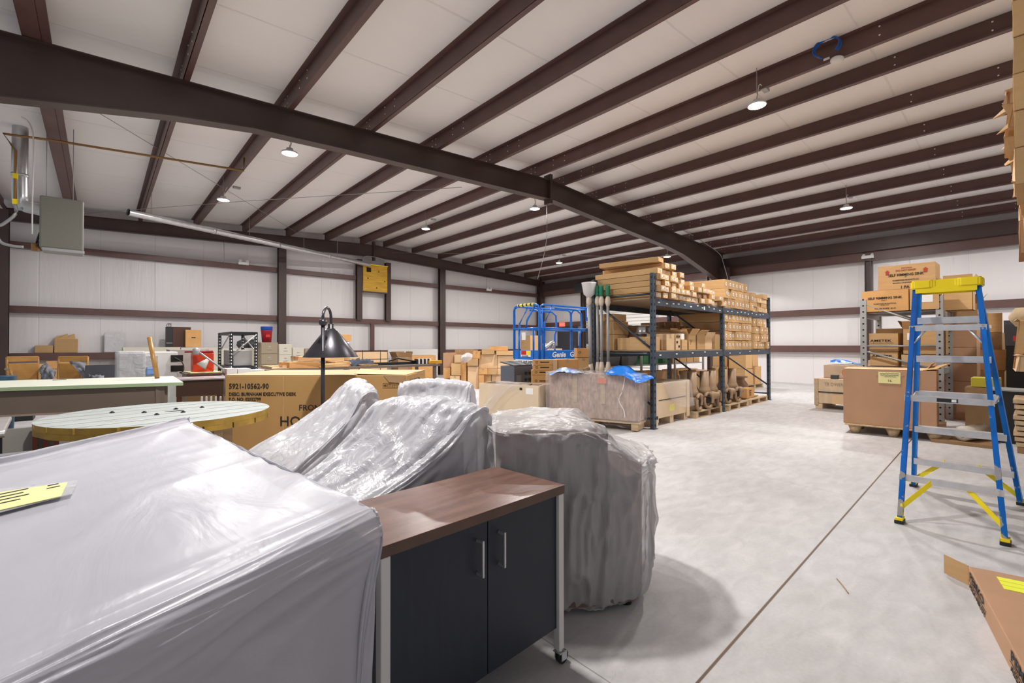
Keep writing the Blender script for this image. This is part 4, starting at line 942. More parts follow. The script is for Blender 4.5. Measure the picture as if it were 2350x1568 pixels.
# ---- top shelf, right bay: regular cartons
GR = 'square ended cartons on the top shelf, right of the middle post'
for row in range(3):
    for c in range(9):
        u = 2.55+c*.172
        if row == 2 and c > 6: continue
        w, h = .165, .175
        o = rcar('tan carton, %s from the middle post, %s layer, right bay top shelf' % (ORD[c], ORD[row]), u+.1, random.uniform(-.04, .0), Z2+.001+row*.178, w, .95, h, group=GR, tape=False, jit=.002)
        b = BM(); add_cyl(b, (0, -.478, h*.5), (0, -.4802, h*.5), .034, seg=14); obj('round_label', b, PAPER, o); b = BM(); add_box(b, (.008, -.4812, h*.5), (.022, .001, .016)); obj('printed_mark', b, INK, o)
for i, (u, w, n) in enumerate(((4.25, .26, 4), (4.53, .22, 3), (4.78, .34, 4))):
    for k in range(n):
        o = rcar('low crushed carton, %s up in the %s short stack by the end post' % (ORD[k], ('left', 'middle', 'right')[i]), u, random.uniform(-.03, .03), Z2+.001+k*.102, w, .8, .1, group='crushed cartons near the right end post', turn=random.uniform(-.02, .02), jit=.006, m=CARD if k % 2 else CARDL)
# ---- middle shelf, left bay
o = rcar('tan carton printed with a round logo, just left of the near post', -.02, .22, Z1+.001, .02, .02, .02) if 0 else None
def logo(o, x, y, z, rot=FRONT, s=1):
    b = BM()
    for a in range(6): add_box(b, (.02*s*math.cos(a*PI/3), 0, .02*s*math.sin(a*PI/3)), (.016*s, .001, .009*s), tilt=('Y', -a*PI/3+PI/2))
    q = obj('printed_logo', b, INK, o, None, (x, y, z)); q.rotation_euler = (0, 0, rot[2]); return q
# cartons stored deeper, seen through the open end frame
LFG = 'cartons on the middle shelf behind the end frame'
for i, (u, v, z, w, d, h, lb) in enumerate((
        (.05, .72, 0, .42, .32, .25, 'tan carton on the middle shelf, lowest at the rear left corner'),
        (.05, .72, .252, .44, .32, .22, 'tan carton on the middle shelf, second up at the rear left corner'),
        (.08, .74, .474, .38, .30, .12, 'tan carton on the middle shelf, topmost at the rear left corner'),
        (.52, .74, 0, .46, .30, .42, 'brown carton on the middle shelf beside the rear left corner stack'),
        (.10, .46, 0, .18, .22, .20, 'small tan carton on the middle shelf before the rear left stack'))):
    o = rcar(lb, u, v, Z1+.001+z, w, d, h, group=LFG, m=CARD if i != 3 else CARDD)
o = rcar('tan carton with a round printed logo, left of the near post, middle shelf', .06, .08, Z1+.001, .30, .36, .21, m=CARDO if 0 else CARD)
logo(o, -.153, -.08, .12, (0, 0, -PI/2)); text('lettering', 'CUTLER HAMMER' if 0 else 'FITTINGS', .028, o, (-.155, .04, .105), LEFTF, width=.14) if 0 else None
o = rcar('pale carton standing directly right of the near post on the middle shelf', .42, .0, Z1+.001, .26, .34, .26, m=CARDL)
for i, (x, z, h) in enumerate(((.85, 0, 0), (.85, 0, 1))):
    pass
# stacked metal spools
for i, (u, v, n) in enumerate(((.52, .50, 3), (.80, .50, 3), (1.08, .52, 2))):
    for k in range(n):
        p = RW(u, v); t2 = thing('metal_spool', 'empty silver spool, %s up in the %s stack on the middle shelf' % (ORD[k], ('left', 'middle', 'right')[i]), 'spool', (p.x, p.y, Z1+.001+k*.135), 0, 'silver spools on the middle shelf')
        b = BM(); add_lathe(b, [(.13, 0), (.13, .006), (.09, .01), (.075, .03), (.075, .10), (.09, .125), (.13, .128), (.13, .134)], 28); obj('drum', b, GALV, t2)
        b = BM(); add_cyl(b, (0, 0, .133), (0, 0, .1345), .03, seg=12); obj('bore', b, CASTD, t2)
# black and white printed carton with a white box
o = rcar('carton with black and white product pictures on the middle shelf', .72, .0, Z1+.001, .17, .25, .26, m=CARDL)
for dx, dz in ((-.04, .22), (.03, .22), (-.035, .13), (.03, .06)): b = BM(); add_box(b, (dx, -.130, dz), (.05, .001, .035)); obj('printed_picture', b, INK, o)
o = rcar('small tan carton under a tilted white box on the middle shelf', .92, -.01, Z1+.001, .19, .22, .17)
o = rcar('tilted white box resting on a small tan carton', .90, .02, Z1+.173, .2, .2, .10, turn=.2, m=PAPER, tape=False)
o = rcar('open tan carton with raised flaps and scribbled black marks on the middle shelf', 1.20, .02, Z1+.001, .32, .3, .25, flaps=True, turn=.06)
b = BM(); add_box(b, (-.09, -.1515, .16), (.05, .001, .008), tilt=('Y', .7)); add_box(b, (-.07, -.1515, .12), (.012, .001, .07), tilt=('Y', .3)); add_box(b, (-.02, -.1515, .15), (.01, .001, .05)); obj('marker_scribble', b, INK, o)
o = rcar('tall slanted open carton beside the scribbled one', 1.56, .0, Z1+.001, .26, .28, .27, turn=-.12, flaps=True)
o = rcar('torn open carton with contents showing, left of the middle post', 1.90, .05, Z1+.001, .36, .3, .20, flaps=True, m=CARDL)
o = rcar('plain tan carton directly left of the middle post', 2.32, .02, Z1+.001, .22, .4, .28)
for i, (u, z, w, h) in enumerate(((1.35, 0, .42, .33), (1.82, 0, .36, .32), (1.84, .322, .34, .2), (2.22, 0, .3, .45), (1.38, .332, .36, .16))):
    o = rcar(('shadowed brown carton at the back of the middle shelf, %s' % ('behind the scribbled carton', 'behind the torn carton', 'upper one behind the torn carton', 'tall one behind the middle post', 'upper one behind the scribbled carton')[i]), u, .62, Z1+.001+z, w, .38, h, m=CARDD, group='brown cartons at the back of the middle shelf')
    logo(o, -.06, -.192, h*.55)
# ---- middle shelf, right bay: two blocks of identical cartons
for row in range(4):
    for c in range(8):
        o = rcar('round labelled carton, %s from the middle post, %s layer, middle shelf' % (ORD[c], ORD[row]), 2.68+c*.185, random.uniform(-.015, .01), Z1+.001+row*.176, .18, .9, .17, group='labelled cartons stacked on the right bay middle shelf', tape=False, jit=.002)
        b = BM(); add_cyl(b, (0, -.453, .085), (0, -.4555, .085), .032, seg=14); obj('round_label', b, PAPER, o); b = BM(); add_box(b, (.006, -.4565, .085), (.02, .001, .016)); obj('printed_mark', b, INK, o)
for row in range(4):
    for c in range(5):
        if row == 3 and c > 3: continue
        o = rcar('narrow carton by the end post, %s from the left, %s layer, middle shelf' % (ORD[c], ORD[row]), 4.22+c*.19, random.uniform(-.05, .0), Z1+.001+row*.162, .17, .8, .155, group='narrow cartons near the right end post', tape=False, jit=.004, m=CARD)
        b = BM(); add_box(b, (random.uniform(-.03, .03), -.405, .08), (.05, .001, .04)); obj('end_label', b, PAPER, o)
# ---- under the rack: pale wooden crate wrapped in plastic
p = RW(.72, .50)
t = thing('wooden_crate', 'pale plywood crate on skids with torn plastic, under the dark rack left bay', 'crate', (p.x, p.y, 0), RYAW)
for i, (x, w) in enumerate(((-.5, .12), (0, .12), (.5, .12))):
    b = BM(); add_box(b, (x, 0, .06), (w, .86, .12)); obj('skid', b, WOODL, t)
b = BM(); add_box(b, (0, 0, .13), (1.14, .88, .02)); obj('base_board', b, WOODL, t)
b = BM(); add_box(b, (0, -.43, .265), (1.14, .02, .25)); add_box(b, (0, -.43, .53), (1.14, .02, .26)); obj('side_panel', b, WOODL, t)
b = BM(); add_box(b, (0, .43, .40), (1.14, .02, .52)); obj('side_panel', b, WOODL, t)
for s in (-1, 1): b = BM(); add_box(b, (s*.56, 0, .40), (.02, .84, .52)); obj('end_panel', b, WOODL, t)
for s in (-1, 1): b = BM(); add_box(b, (s*.53, -.45, .36), (.10, .02, .6)); obj('corner_batten', b, WOODL, t)
b = BM(); add_box(b, (0, -.442, .395), (1.16, .004, .012)); obj('strap', b, BLACK, t)
b = BM(); add_box(b, (-.02, -.4412, .25), (.18, .002, .12)); obj('yellow_patch', b, mat('faint_yellow_paint', (.7, .62, .2), .7), t, 'faded yellow sticker')
b = BM(); add_box(b, (-.53, -.4615, .14), (.05, .002, .05)); obj('printed_mark', b, INK, t)
b = BM(); patch(b, [[(-.25, -.3, .665), (.1, -.3, .67), (.45, -.3, .67), (.6, -.3, .66)], [(-.28, -.44, .655), (.1, -.45, .66), (.45, -.46, .66), (.62, -.46, .65)], [(-.2, -.465, .5), (.1, -.47, .45), (.4, -.49, .45), (.63, -.5, .4)], [(-.1, -.47, .38), (.1, -.47, .28), (.4, -.5, .22), (.66, -.52, .24)]], 8, .012, 5, 2, stretch=(.5, 2, 0)); obj('plastic_sheet', b, FILM, t, 'torn clear plastic sheet')
# shrink wrapped pallet load at the near left
PR, PL_ = Vector((5.80, 3.79, 0)), Vector((5.35, 5.20, 0)); pl = (PL_-PR).length; pyaw = math.atan2((PR-PL_).y, (PR-PL_).x)
t = thing('wrapped_pallet_load', 'pallet of brown castings boxed and shrink wrapped, with a blue tarp on its corner', 'pallet load', PL_, pyaw)
b = BM(); add_box(b, (pl/2, .17, .48), (pl-.04, .28, .68), bev=.01); obj('carton_block', b, mat('mauve_brown_cartons', (.42, .28, .21), .8, noise_s=9, noise_a=.45, stretch=(3, 1, 1.2)), t)
for x in (.32, .62): b = BM(); add_box(b, (pl*x*1.0, .022, .58), (.07, .012, .42)); obj('wooden_slat', b, WOOD, t)
for x in (.08, pl/2, pl-.08):
    b = BM(); add_box(b, (x, .17, .06), (.1, .33, .09)); obj('pallet_bearer', b, WOOD, t)
for y in (.05, .17, .29):
    b = BM(); add_box(b, (pl/2, y, .118), (pl, .1, .02)); obj('deck_board', b, WOOD, t)
net = []
for z, e in ((.13, .0), (.3, .01), (.6, .015), (.80, .01), (.835, -.01)):
    net.append([(-e, -e, z), (pl/2, -e-.005, z), (pl+e, -e, z), (pl+e+.005, .17, z), (pl+e, .33+e, z), (pl/2, .33+e, z), (-e, .33+e, z), (-e-.005, .17, z)])
net2 = []
for row in net: 
    r_ = []
    for i in range(8):
        a, c = Vector(row[i]), Vector(row[(i+1) % 8]); r_ += [a, lerp(a, c, .08), lerp(a, c, .92)]
    net2.append(r_)
net2.append([lerp(Vector(p), Vector((pl/2, .17, .86)), .5)+Vector((0, 0, .01)) for p in net2[-1]]); net2.append([Vector((pl/2, .17, .85))+(Vector(p)-Vector((pl/2, .17, .83)))*.02 for p in net2[-2]])
b = BM(); patch(b, net2, 4, .010, 6, 5, stretch=(1.2, 2.4, 0), closed=True); obj('stretch_wrap', b, FILM, t, 'clear stretch wrap')
b = BM(); add_box(b, (pl*.62, -.022, .72), (.14, .002, .08)); obj('red_tag', b, mat('faded_red_tag', (.6, .25, .2), .6), t)
b = BM(); add_tube(b, [(pl*.86, -.035, .80), (pl*.84, -.04, .6), (pl*.80, -.04, .45), (pl*.85, -.035, .3), (pl*.86, -.035, .2)], .006, 6, smooth=5); obj('loose_strap', b, PAPER, t)
def drape(name, label, pts, m, wob=.03, cat='sheet', seed=1, n=6):
    b = BM(); patch(b, pts, n, wob, 4, seed, stretch=(1.3, 1.1, 0)); return tag(obj(name, b, m), label, cat)
A_ = lambda px, py, D: onD(px, py, D)
drape('blue_tarp', 'crumpled bright blue tarpaulin hanging over the corner of the wrapped pallet', [[A_(1385, 856, 7.0), A_(1412, 842, 7.0), A_(1436, 838, 7.0), A_(1450, 848, 7.1)], [A_(1400, 862, 6.8), A_(1425, 856, 6.75), A_(1448, 856, 6.75), A_(1472, 860, 6.9)], [A_(1440, 866, 6.62), A_(1452, 868, 6.62), A_(1478, 868, 6.7), A_(1500, 866, 6.85)], [A_(1456, 878, 6.55), A_(1462, 880, 6.55), A_(1478, 876, 6.6), A_(1496, 870, 6.75)]], TARP, .035, 'tarpaulin')
drape('pale_blue_sheet', 'pale blue plastic bunched on the left end of the wrapped pallet', [[A_(1262, 858, 7.6), A_(1290, 845, 7.6), A_(1315, 846, 7.5), A_(1345, 858, 7.4)], [A_(1260, 862, 7.2), A_(1290, 854, 7.2), A_(1318, 856, 7.1), A_(1352, 860, 7.1)]], TARPL, .03)
# open cream crate
t = thing('open_cream_crate', 'low open cream crate with loose plastic over one side, left of the wrapped pallet', 'crate', (4.83, 6.29, 0), math.atan2(-1.05, .35))
CL = 1.12
for (x, y, w, d) in ((CL/2, 0, CL, .02), (CL/2, .5, CL, .02), (0, .25, .02, .5), (CL, .25, .02, .5)): b = BM(); add_box(b, (x, y, .36), (w, d, .50)); obj('side_panel', b, CANVAS, t)
b = BM(); add_box(b, (CL/2, .25, .1), (CL, .5, .02)); obj('base_board', b, CANVAS, t)
for x in (.1, CL-.1): b = BM(); add_box(b, (x, .25, .045), (.1, .5, .09)); obj('skid', b, WOOD, t)
for k in range(5): b = BM(); add_box(b, (.15+k*.2, .25+.03*(k % 2), .35), (.15, .3, .5), .1*k); obj('packed_block', b, mat('brown_block', (.16, .09, .06), .8), t)
b = BM(); add_box(b, (CL*.86, -.012, .52), (.13, .002, .10)); obj('paper_label', b, PAPER, t); b = BM(); add_box(b, (CL*.72, -.012, .55), (.05, .002, .04)); obj('printed_mark', b, INK, t)
b = BM(); patch(b, [[(.45, .3, .63), (.7, .1, .63), (.95, -.0, .62)], [(.35, -.0, .63), (.6, -.03, .62), (.8, -.04, .6)], [(.2, -.04, .40), (.36, -.05, .42), (.5, -.05, .44)], [(.05, -.05, .15), (.15, -.06, .18), (.28, -.06, .2)]], 6, .02, 4, 4, stretch=(.5, 2, 0)); obj('plastic_sheet', b, FILM, t)
# castings on pallets
def wye(label, u, v, z, rz, s=1):
    p = RW(u, v); t = thing('pump_casting', label, 'casting', (p.x, p.y, z), rz, 'brown castings standing on pallets')
    b = BM(); add_lathe(b, [(.10*s, .30*s), (.075*s, .36*s), (.072*s, .62*s), (.066*s, .62*s), (.066*s, .4*s)], 22, cap=False); 
    add_lathe(b, [(.04*s, .20*s), (.12*s, .24*s), (.10*s, .31*s)], 22, cap=False); obj('upright_tube', b, CAST, t)
    b = BM(); add_lathe(b, [(.055*s, -.0), (.075*s, .08*s), (.06*s, .17*s), (.062*s, .2*s), (.05*s, .2*s), (.05*s, .12*s)], 20, M=Matrix.Translation((.06*s, -.02, .2*s)) @ Matrix.Rotation(PI/2, 4, 'Y')); obj('side_outlet', b, CAST, t)
    b = BM(); add_cyl(b, (.256*s, -.02, .2*s), (.2605*s, -.02, .2*s), .049*s, seg=20); obj('outlet_bore', b, CASTD, t)
    # loop shaped foot, open towards the viewer
    b = BM(); pts = []
    for k in range(17):
        a = 2*PI*k/16; pts.append((-.02+.085*s*math.sin(a), -.13*s+.0*a, .135*s+.125*s*math.cos(a)))
    add_tube(b, pts[:-1]+[pts[0]], .026*s, 8); obj('foot_ring', b, CAST, t)
    b = BM(); add_lathe(b, [(.085*s, 0), (.10*s, .1*s), (.11*s, .2*s), (.06*s, .26*s)], 18, M=Matrix.Translation((-.02, 0, .0))); obj('belly', b, CAST, t)
    b = BM(); add_cyl(b, (-.02, -.101*s, .14*s), (-.02, -.125*s, .14*s), .055*s, seg=16); obj('opening', b, CASTD, t)
    return t
spots = [(1.52, .10), (1.78, .38), (1.98, .08), (2.22, .42), (2.30, .08), (2.92, .12), (3.12, .42), (3.34, .10), (3.55, .36)]
pallet('moulded pallet under the left group of castings', tuple(RW(1.95, .42))[:2], 1.12, .9, RYAW, .12, 'pallets under the dark rack')
pallet('pallet under the castings right of the middle post', tuple(RW(3.24, .38))[:2], 1.05, .9, RYAW, .12, 'pallets under the dark rack')
pallet('pallet with a small carton at the right end of the rack', tuple(RW(4.45, .40))[:2], 1.1, .9, RYAW, .12, 'pallets under the dark rack')
for i, (u, v) in enumerate(spots): wye('brown Y shaped casting standing on end, %s from the left under the rack' % ORD[i], u, v, .131, RYAW+(.0, .4, -.5, .2, .1, -.3, .3, -.2, .5)[i], 1.05)
o = rcar('small orange tan carton printed with brown text on the rightmost pallet', 4.0, .04, .131, .42, .4, .2, m=CARDO)
for k in range(3): text('lettering', ('Submersible', 'Electric', 'Motor')[k], .045, o, (-.14, -.204, .14-.05*k), FRONT, BROWNINK, width=.17) if 0 else None
for k in range(3): b = BM(); add_box(b, (-.03, -.2045, .15-.045*k), (.13-.02*k, .001, .022)); obj('printed_text_block', b, BROWNINK, o)
p = RW(4.72, .45); t = thing('flanged_casting', 'brown flanged casting lying behind the small carton on the rightmost pallet', 'casting', (p.x, p.y, .131), 0)
b = BM(); add_lathe(b, [(.16, 0), (.2, .1), (.17, .25), (.11, .33), (.11, .38), (.17, .385), (.17, .41)], 24); obj('body', b, CAST, t)
b = BM(); add_cyl(b, (.15, -.1, .1), (.27, -.18, .1), .07, seg=18); obj('side_outlet', b, CAST, t); b = BM(); add_cyl(b, (.271, -.1807, .1), (.275, -.183, .1), .055, seg=18); obj('outlet_bore', b, CASTD, t)
# floor shelf behind, with totes and cartons
BSy = 6.1
t = thing('steel_shelving', 'plain steel shelving seen through the dark rack behind the castings', 'shelving', (7.9, BSy, 0))
SH = [(0, 0), (1.5, 0), (3.0, 0), (4.5, 0)]
for i, (x, y) in enumerate(SH):
    for yy in (0, .5): b = BM(); add_box(b, (x, yy, .58), (.04, .04, 1.16)); obj('post', b, GREYST, t)
for z in (.35, .78, 1.12): b = BM(); add_box(b, (2.25, .25, z), (4.5, .5, .03)); obj('shelf', b, GREYST, t)
for i in range(2):
    x0 = 8.03+i*.67; t = thing('storage_tote', ('left', 'right')[i]+' dark grey tote with a red lid on the shelving behind the castings', 'tote', (x0+.3, BSy+.25, .796), 0)
    b = BM(); add_prism(b, [(-.28, -.19), (.28, -.19), (.28, .19), (-.28, .19)], 0, .24); 
    for v in b.verts:
        if v.co.z > .1: v.co.x *= 1.12; v.co.y *= 1.12
    obj('tub', b, GREYP, t); b = BM(); add_box(b, (0, 0, .262), (.66, .46, .04), bev=.01); obj('lid', b, RED, t, 'red lid')
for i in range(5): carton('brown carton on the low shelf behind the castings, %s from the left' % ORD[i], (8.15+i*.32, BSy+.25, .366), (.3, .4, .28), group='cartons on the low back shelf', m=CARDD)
for i in range(3):
    carton('box with green lattice print, %s from the left on the back shelving' % ORD[i], (9.75+i*.42, BSy+.25, .796), (.22, .3, .24), m=GREENP, tape=False, group='green printed boxes')
for i in range(4): carton('tan carton on the upper right of the back shelving, %s from the left' % ORD[i], (11.05+i*.36, BSy+.25, .796), (.33, .4, .2+.03*(i % 2)), group='cartons on the back shelving')
for i in range(4): carton('tan carton on the bottom shelf of the back shelving, %s from the left' % ORD[i], ((9.7, 10.25, 11.25, 11.8)[i], BSy+.2, .366), (.5, .44, .26), group='cartons on the bottom back shelf', m=CARDL if i % 2 else CARDO)
o = rcar('large carton with a white shipping label on the floor behind the right end pallet', 4.3, 1.15, 0, .62, .5, .52, m=CARDL, paper=('f', -.2, .25, .12, .16))
o = rcar('film wrapped carton with red and grey print behind the rack end post', 5.0, 1.4, 0, .6, .5, .62, m=CARDP)
# pile of cartons between the rack end and the side wall
pallet('pallet under the carton pile by the side wall', (14.1, 5.9), 1.2, 1.0, 0, .13, 'pallets by the side wall')
for i, (x, y, z, w, d, h) in enumerate(((13.75, 5.65, 0, .55, .45, .45), (14.3, 5.62, 0, .5, .45, .5), (13.8, 6.15, 0, .55, .45, .5), (14.35, 6.15, 0, .5, .45, .45), (13.76, 5.66, .452, .5, .45, .42), (14.25, 5.66, .502, .42, .42, .35), (13.8, 6.15, .502, .5, .42, .42), (13.78, 5.7, .875, .45, .4, .2))):
    carton('tan carton in the pile by the side wall, %s' % ('front left of the base', 'front right of the base', 'rear left of the base', 'rear right of the base', 'second layer front left', 'second layer front right', 'second layer rear', 'topmost one')[i], (x, y, .131+z), (w, d, h), random.uniform(-.05, .05), group='carton pile by the side wall', jit=.008)
# grey poles leaning on the end frame of the rack
for i, (px, top, nm) in enumerate(((1356, 650, 'white wrapped head, leftmost'), (1372, 655, 'green netted top, left of three'), (1381, 655, 'green netted top, middle of three'), (1396, 655, 'green netted top, right of three'))):
    D = (7.62, 7.6, 7.5, 7.42)[i]; p = A_(px, 845, D); q = A_(px-(4 if i == 0 else 1), 680, D)
    zb = 0.02; bz = A_(px, 845, D).z
    t = thing('pipe_brush' if 0 else 'long_pole', 'tall grey pole with %s, leaning at the rack end' % nm, 'pole', (p.x, p.y, 0), 0, 'tall poles leaning at the rack end')
    d = q-p; topz = q.z
    b = BM(); add_cyl(b, (0, 0, bz-.02), (d.x, d.y, topz-.02), .032 if i == 0 else .024, seg=12); obj('shaft', b, GREYST, t)
    b = BM(); add_lathe(b, [(.02, 0), (.03, .02), (.03, bz-.1), (.045, bz-.02), (.028, bz+.1)], 14); obj('lower_fitting', b, BAG, t, 'beige lower fitting')
    b = BM(); add_lathe(b, [(.026, topz-.16), (.045, topz-.1), (.04, topz-.04), (.022, topz)], 12, M=Matrix.Translation((d.x, d.y, 0))); obj('upper_fitting', b, BAG, t)
    if i == 0:
        b = BM(); add_lathe(b, [(.03, topz-.02), (.09, topz+.03), (.12, topz+.2), (.125, topz+.22), (.09, topz+.215), (.001, topz+.2)], 16, M=Matrix.Translation((d.x, d.y, 0))); obj('white_bag', b, mat('white_cloth_bag', (.62, .60, .58), .6, bump=.6, bump_s=9), t, 'white wrapped head')
    else:
        b = BM(); add_lathe(b, [(.02, topz-.01), (.04, topz+.03), (.034, topz+.06), (.042, topz+.1), (.034, topz+.14), (.04, topz+.17), (.02, topz+.18)], 10, M=Matrix.Translation((d.x, d.y, 0))); obj('netted_top', b, GREENS, t, 'green netted top')
#@@SPLIT4
# ================================================================ RIGHT SIDE OF THE HALL
# carton on a moulded pallet with a yellow note
bx, by = 8.02, 1.40
t = thing('moulded_pallet', 'moulded fibre pallet with cone feet under the large carton with a yellow note', 'pallet', (8.0+.55, 1.36, 0), math.radians(5))
b = BM(); add_box(b, (0, 0, .128), (1.15, 1.05, .02), bev=.004); obj('deck', b, WOOD, t)
for x in (-.45, 0, .45):
    for y in (-.42, 0, .42): b = BM(); add_cyl(b, (x, y, 0), (x, y, .12), .045, .09, 14); obj('cone_foot', b, WOOD, t)
t = thing('large_carton', 'large plain carton with a yellow handwritten note, on the moulded pallet', 'box', (8.0, 1.36, .139), math.radians(5))
# local +x away from the viewer, front face at x = 0
b = BM(); add_box(b, (.53, 0, .385), (1.06, .99, .77), bev=.006); obj('box_body', b, CARDP, t)
b = BM(); add_plate(b, (0, .49, .772), (0, -.40, .772), (.35, -.40, .79), (.35, .49, .78), .004); obj('top_flap', b, CARDL, t)
b = BM(); add_plate(b, (0, -.36, .775), (.02, -.50, .80), (.5, -.62, .86), (.5, -.40, .80), .004); obj('raised_flap', b, CARD, t); b = BM(); add_plate(b, (.1, -.40, .78), (.12, -.44, .86), (.55, -.48, .88), (.55, -.42, .79), .004); obj('raised_flap', b, CARDL, t)
b = BM(); add_box(b, (-.0035, -.02, .70), (.002, .30, .02)); obj('tape_strip', b, TAPE, t)
b = BM(); add_box(b, (-.006, -.02, .665), (.002, .235, .155)); n_ = obj('yellow_note', b, YELP, t, 'yellow note with black handwriting')
for k, (y, z, L) in enumerate(((-.02, .722, .20), (-.02, .70, .19), (-.03, .68, .12))): b = BM(); add_tube(b, [(-.008, y+L/2-i*L/9, z+.004*(-1)**i) for i in range(10)], .0028 if k < 2 else .0018, 5); obj('handwriting', b, INK, n_)
text('handwriting', '16.', .045, n_, (-.0075, .0, .61), LEFTF)
b = BM(); add_box(b, (-.0035, -.33, .385), (.0015, .004, .76)); obj('edge_seam', b, CARDD, t)
# crate at its left
t = thing('small_wooden_crate', 'low wooden crate on skids half hidden behind the large carton with the note', 'crate', (10.6, 2.35, 0), 0)
for y in (-.22, .52): b = BM(); add_box(b, (.45, y, .05), (.9, .12, .1)); obj('skid', b, WOODL, t)
b = BM(); add_box(b, (.45, .15, .35), (.9, .86, .48), bev=.005); obj('crate_box', b, WOODL, t)
for y in (.56, -.26): b = BM(); add_box(b, (-.008, y, .33), (.016, .07, .52)); obj('corner_batten', b, WOOD, t)
b = BM(); add_box(b, (-.01, .15, .33), (.006, .86, .02)); obj('strap', b, BLACK, t)
text('lettering', 'TE DWERP', .09, t, (-.012, .42, .46), LEFTF, mat('faint_stencil_ink', (.35, .28, .2), .8), width=.34)
b = BM(); add_box(b, (-.0095, .15, .2), (.004, .3, .18)); obj('paper_label', b, CARDL, t)
t = thing('wrapped_carton', 'film wrapped carton with an orange label on top of the low wooden crate', 'box', (10.95, 2.45, .592), 0)
b = BM(); add_box(b, (.2, .08, .13), (.5, .66, .26), bev=.006); obj('box_body', b, CARDL, t); b = BM(); add_box(b, (.2, .08, .131), (.52, .68, .268), bev=.02); obj('film', b, FILM, t); b = BM(); add_box(b, (-.064, .0, .12), (.002, .2, .1)); obj('orange_label', b, mat('orange_label', (.75, .16, .04), .6), t)
b = BM(); add_box(b, (10.68, 2.62, .631), (.12, .12, .08), bev=.008); tag(obj('black_box', b, GREYP), 'small dark box on the low wooden crate left of the film wrapped carton', 'box')
drape('blue_plastic_sheet', 'crumpled blue plastic on top of the film wrapped carton by the grey rack', [[(10.98, 2.78, .90), (10.96, 2.6, .90), (10.96, 2.4, .88), (10.98, 2.2, .87)], [(11.1, 2.8, .93), (11.1, 2.64, .97), (11.1, 2.4, .90), (11.1, 2.2, .88)], [(11.3, 2.78, .90), (11.3, 2.6, .9), (11.3, 2.4, .88), (11.3, 2.2, .88)]], TARP, .02)
for k in range(3): carton('crumpled paper and small carton beside the grey rack post, %s' % ('left', 'middle', 'right')[k], (11.15+.02*k, 2.12-.12*k, .864), (.12, .11, .10), .3*k, m=CARDL, tape=False, jit=.012, group='crumpled paper by the grey rack post') if k < 2 else None
# grey slotted rack with sink cartons
GX = 9.55
t = thing('grey_slotted_rack', 'grey slotted steel rack with wire decks behind the large carton with the note', 'storage rack', (GX, 1.93, 0), 0)
yl, yr = 0.0, -.94
for x in (0, 1.1):
    for y in (yl, yr):
        b = BM(); add_box(b, (x, y, 1.0), (.06, .085, 2.0))
        for k in range(20): add_cyl(b, (x-.0305, y, .1+k*.1), (x-.032, y, .1+k*.1), .014, seg=8, mi=1)
        obj('upright', b, [GREYST, CASTD], t)
    for (z0, z1) in ((1.92, 1.50), (1.14, .86), (1.23, 1.23), (.5, .2)):
        b = BM(); add_tube(b, [(x-.01, yl-.03, z0), (x-.01, yr+.03, z1)], .016, 4); obj('frame_brace', b, GREYST, t)
for z in (.84, 1.74):
    for y in (yl, yr): b = BM(); add_box(b, (.55, y, z), (1.06, .045, .09)); obj('beam', b, GREYST, t)
    b = BM()
    for k in range(12): add_box(b, (.06+k*.09, (yl+yr)/2, z+.035), (.008, .9, .02))
    for k in range(14): add_box(b, (.55, yl-.03-k*.067, z+.05), (1.05, .007, .007))
    obj('wire_deck', b, GREYST, t)
def gcar(label, x, y, z, w, d, h, **k):
    """carton in the grey rack: y = left edge as seen, x = near face; w across, d deep"""
    return carton(label, (GX+x+d/2, 1.93+y-w/2, z), (d, w, h), 0, **k)
ZT = 1.796
b1 = gcar('orange tan carton lettered SELF RIMMING SINK, in front on top of the grey rack', -.02, .02, ZT, .60, .5, .345, m=CARDO, tape=False)
def side_text(o, s, size, y, z, m=INK, width=None, xf=-.255): return text('lettering', s, size, o, (xf, y, z), LEFTF, m, .02, width)
side_text(b1, 'SELF RIMMING SINK', .05, .22, .20, width=.44); side_text(b1, 'MODEL 17', .016, .04, .172); side_text(b1, 'FLORESTONE PRODUCTS CO.', .025, .14, .115, width=.29); side_text(b1, 'MADERA, CALIF.', .014, .05, .095, width=.11); side_text(b1, 'COLOR WHITE  20 17', .03, .13, .035, width=.27)
b2 = gcar('tall tan carton lettered SELF RIMMING SINK 1 PAK, behind on the grey rack', .52, -.10, ZT, .74, .5, .80, m=CARDO if 0 else CARD, tape=False)
side_text(b2, 'DO NOT DROP', .04, .13, 0.690, REDINK, .26, -.256); side_text(b2, 'FRAGILE', .022, .06, 0.735, REDINK, .14, -.256); side_text(b2, 'SELF RIMMING SINK', .06, .23, 0.610, INK, .46, -.256); side_text(b2, 'BY', .02, .01, 0.585, INK, None, -.256); side_text(b2, 'FLORESTONE PRODUCTS CO.', .032, .17, 0.530, INK, .34, -.256); side_text(b2, 'MADERA, CALIFORNIA  93638', .022, .17, 0.490, INK, .34, -.256); side_text(b2, '1 PAK', .065, .07, 0.400, INK, .15, -.256)
for y in (.24, -.25):
    b = BM(); add_plate(b, (-.2555, y+.022, .69), (-.2555, y-.022, .69), (-.2555, y-.022, .64), (-.2555, y+.022, .64), .001); add_prism(b, [(-.035, 0), (.035, 0), (0, .035)], 0, .0012, M=Matrix.Translation((-.2555, y, .69)) @ Matrix.Rotation(PI/2, 4, 'Z') @ Matrix.Rotation(PI/2, 4, 'X')); obj('up_arrow', b, REDINK, b2)
gcar('white labelled tan carton beside the SELF RIMMING SINK carton atop the grey rack', -.04, -.60, ZT, .34, .4, .42, m=CARD, paper=('s', .0, .17, .2, .12))
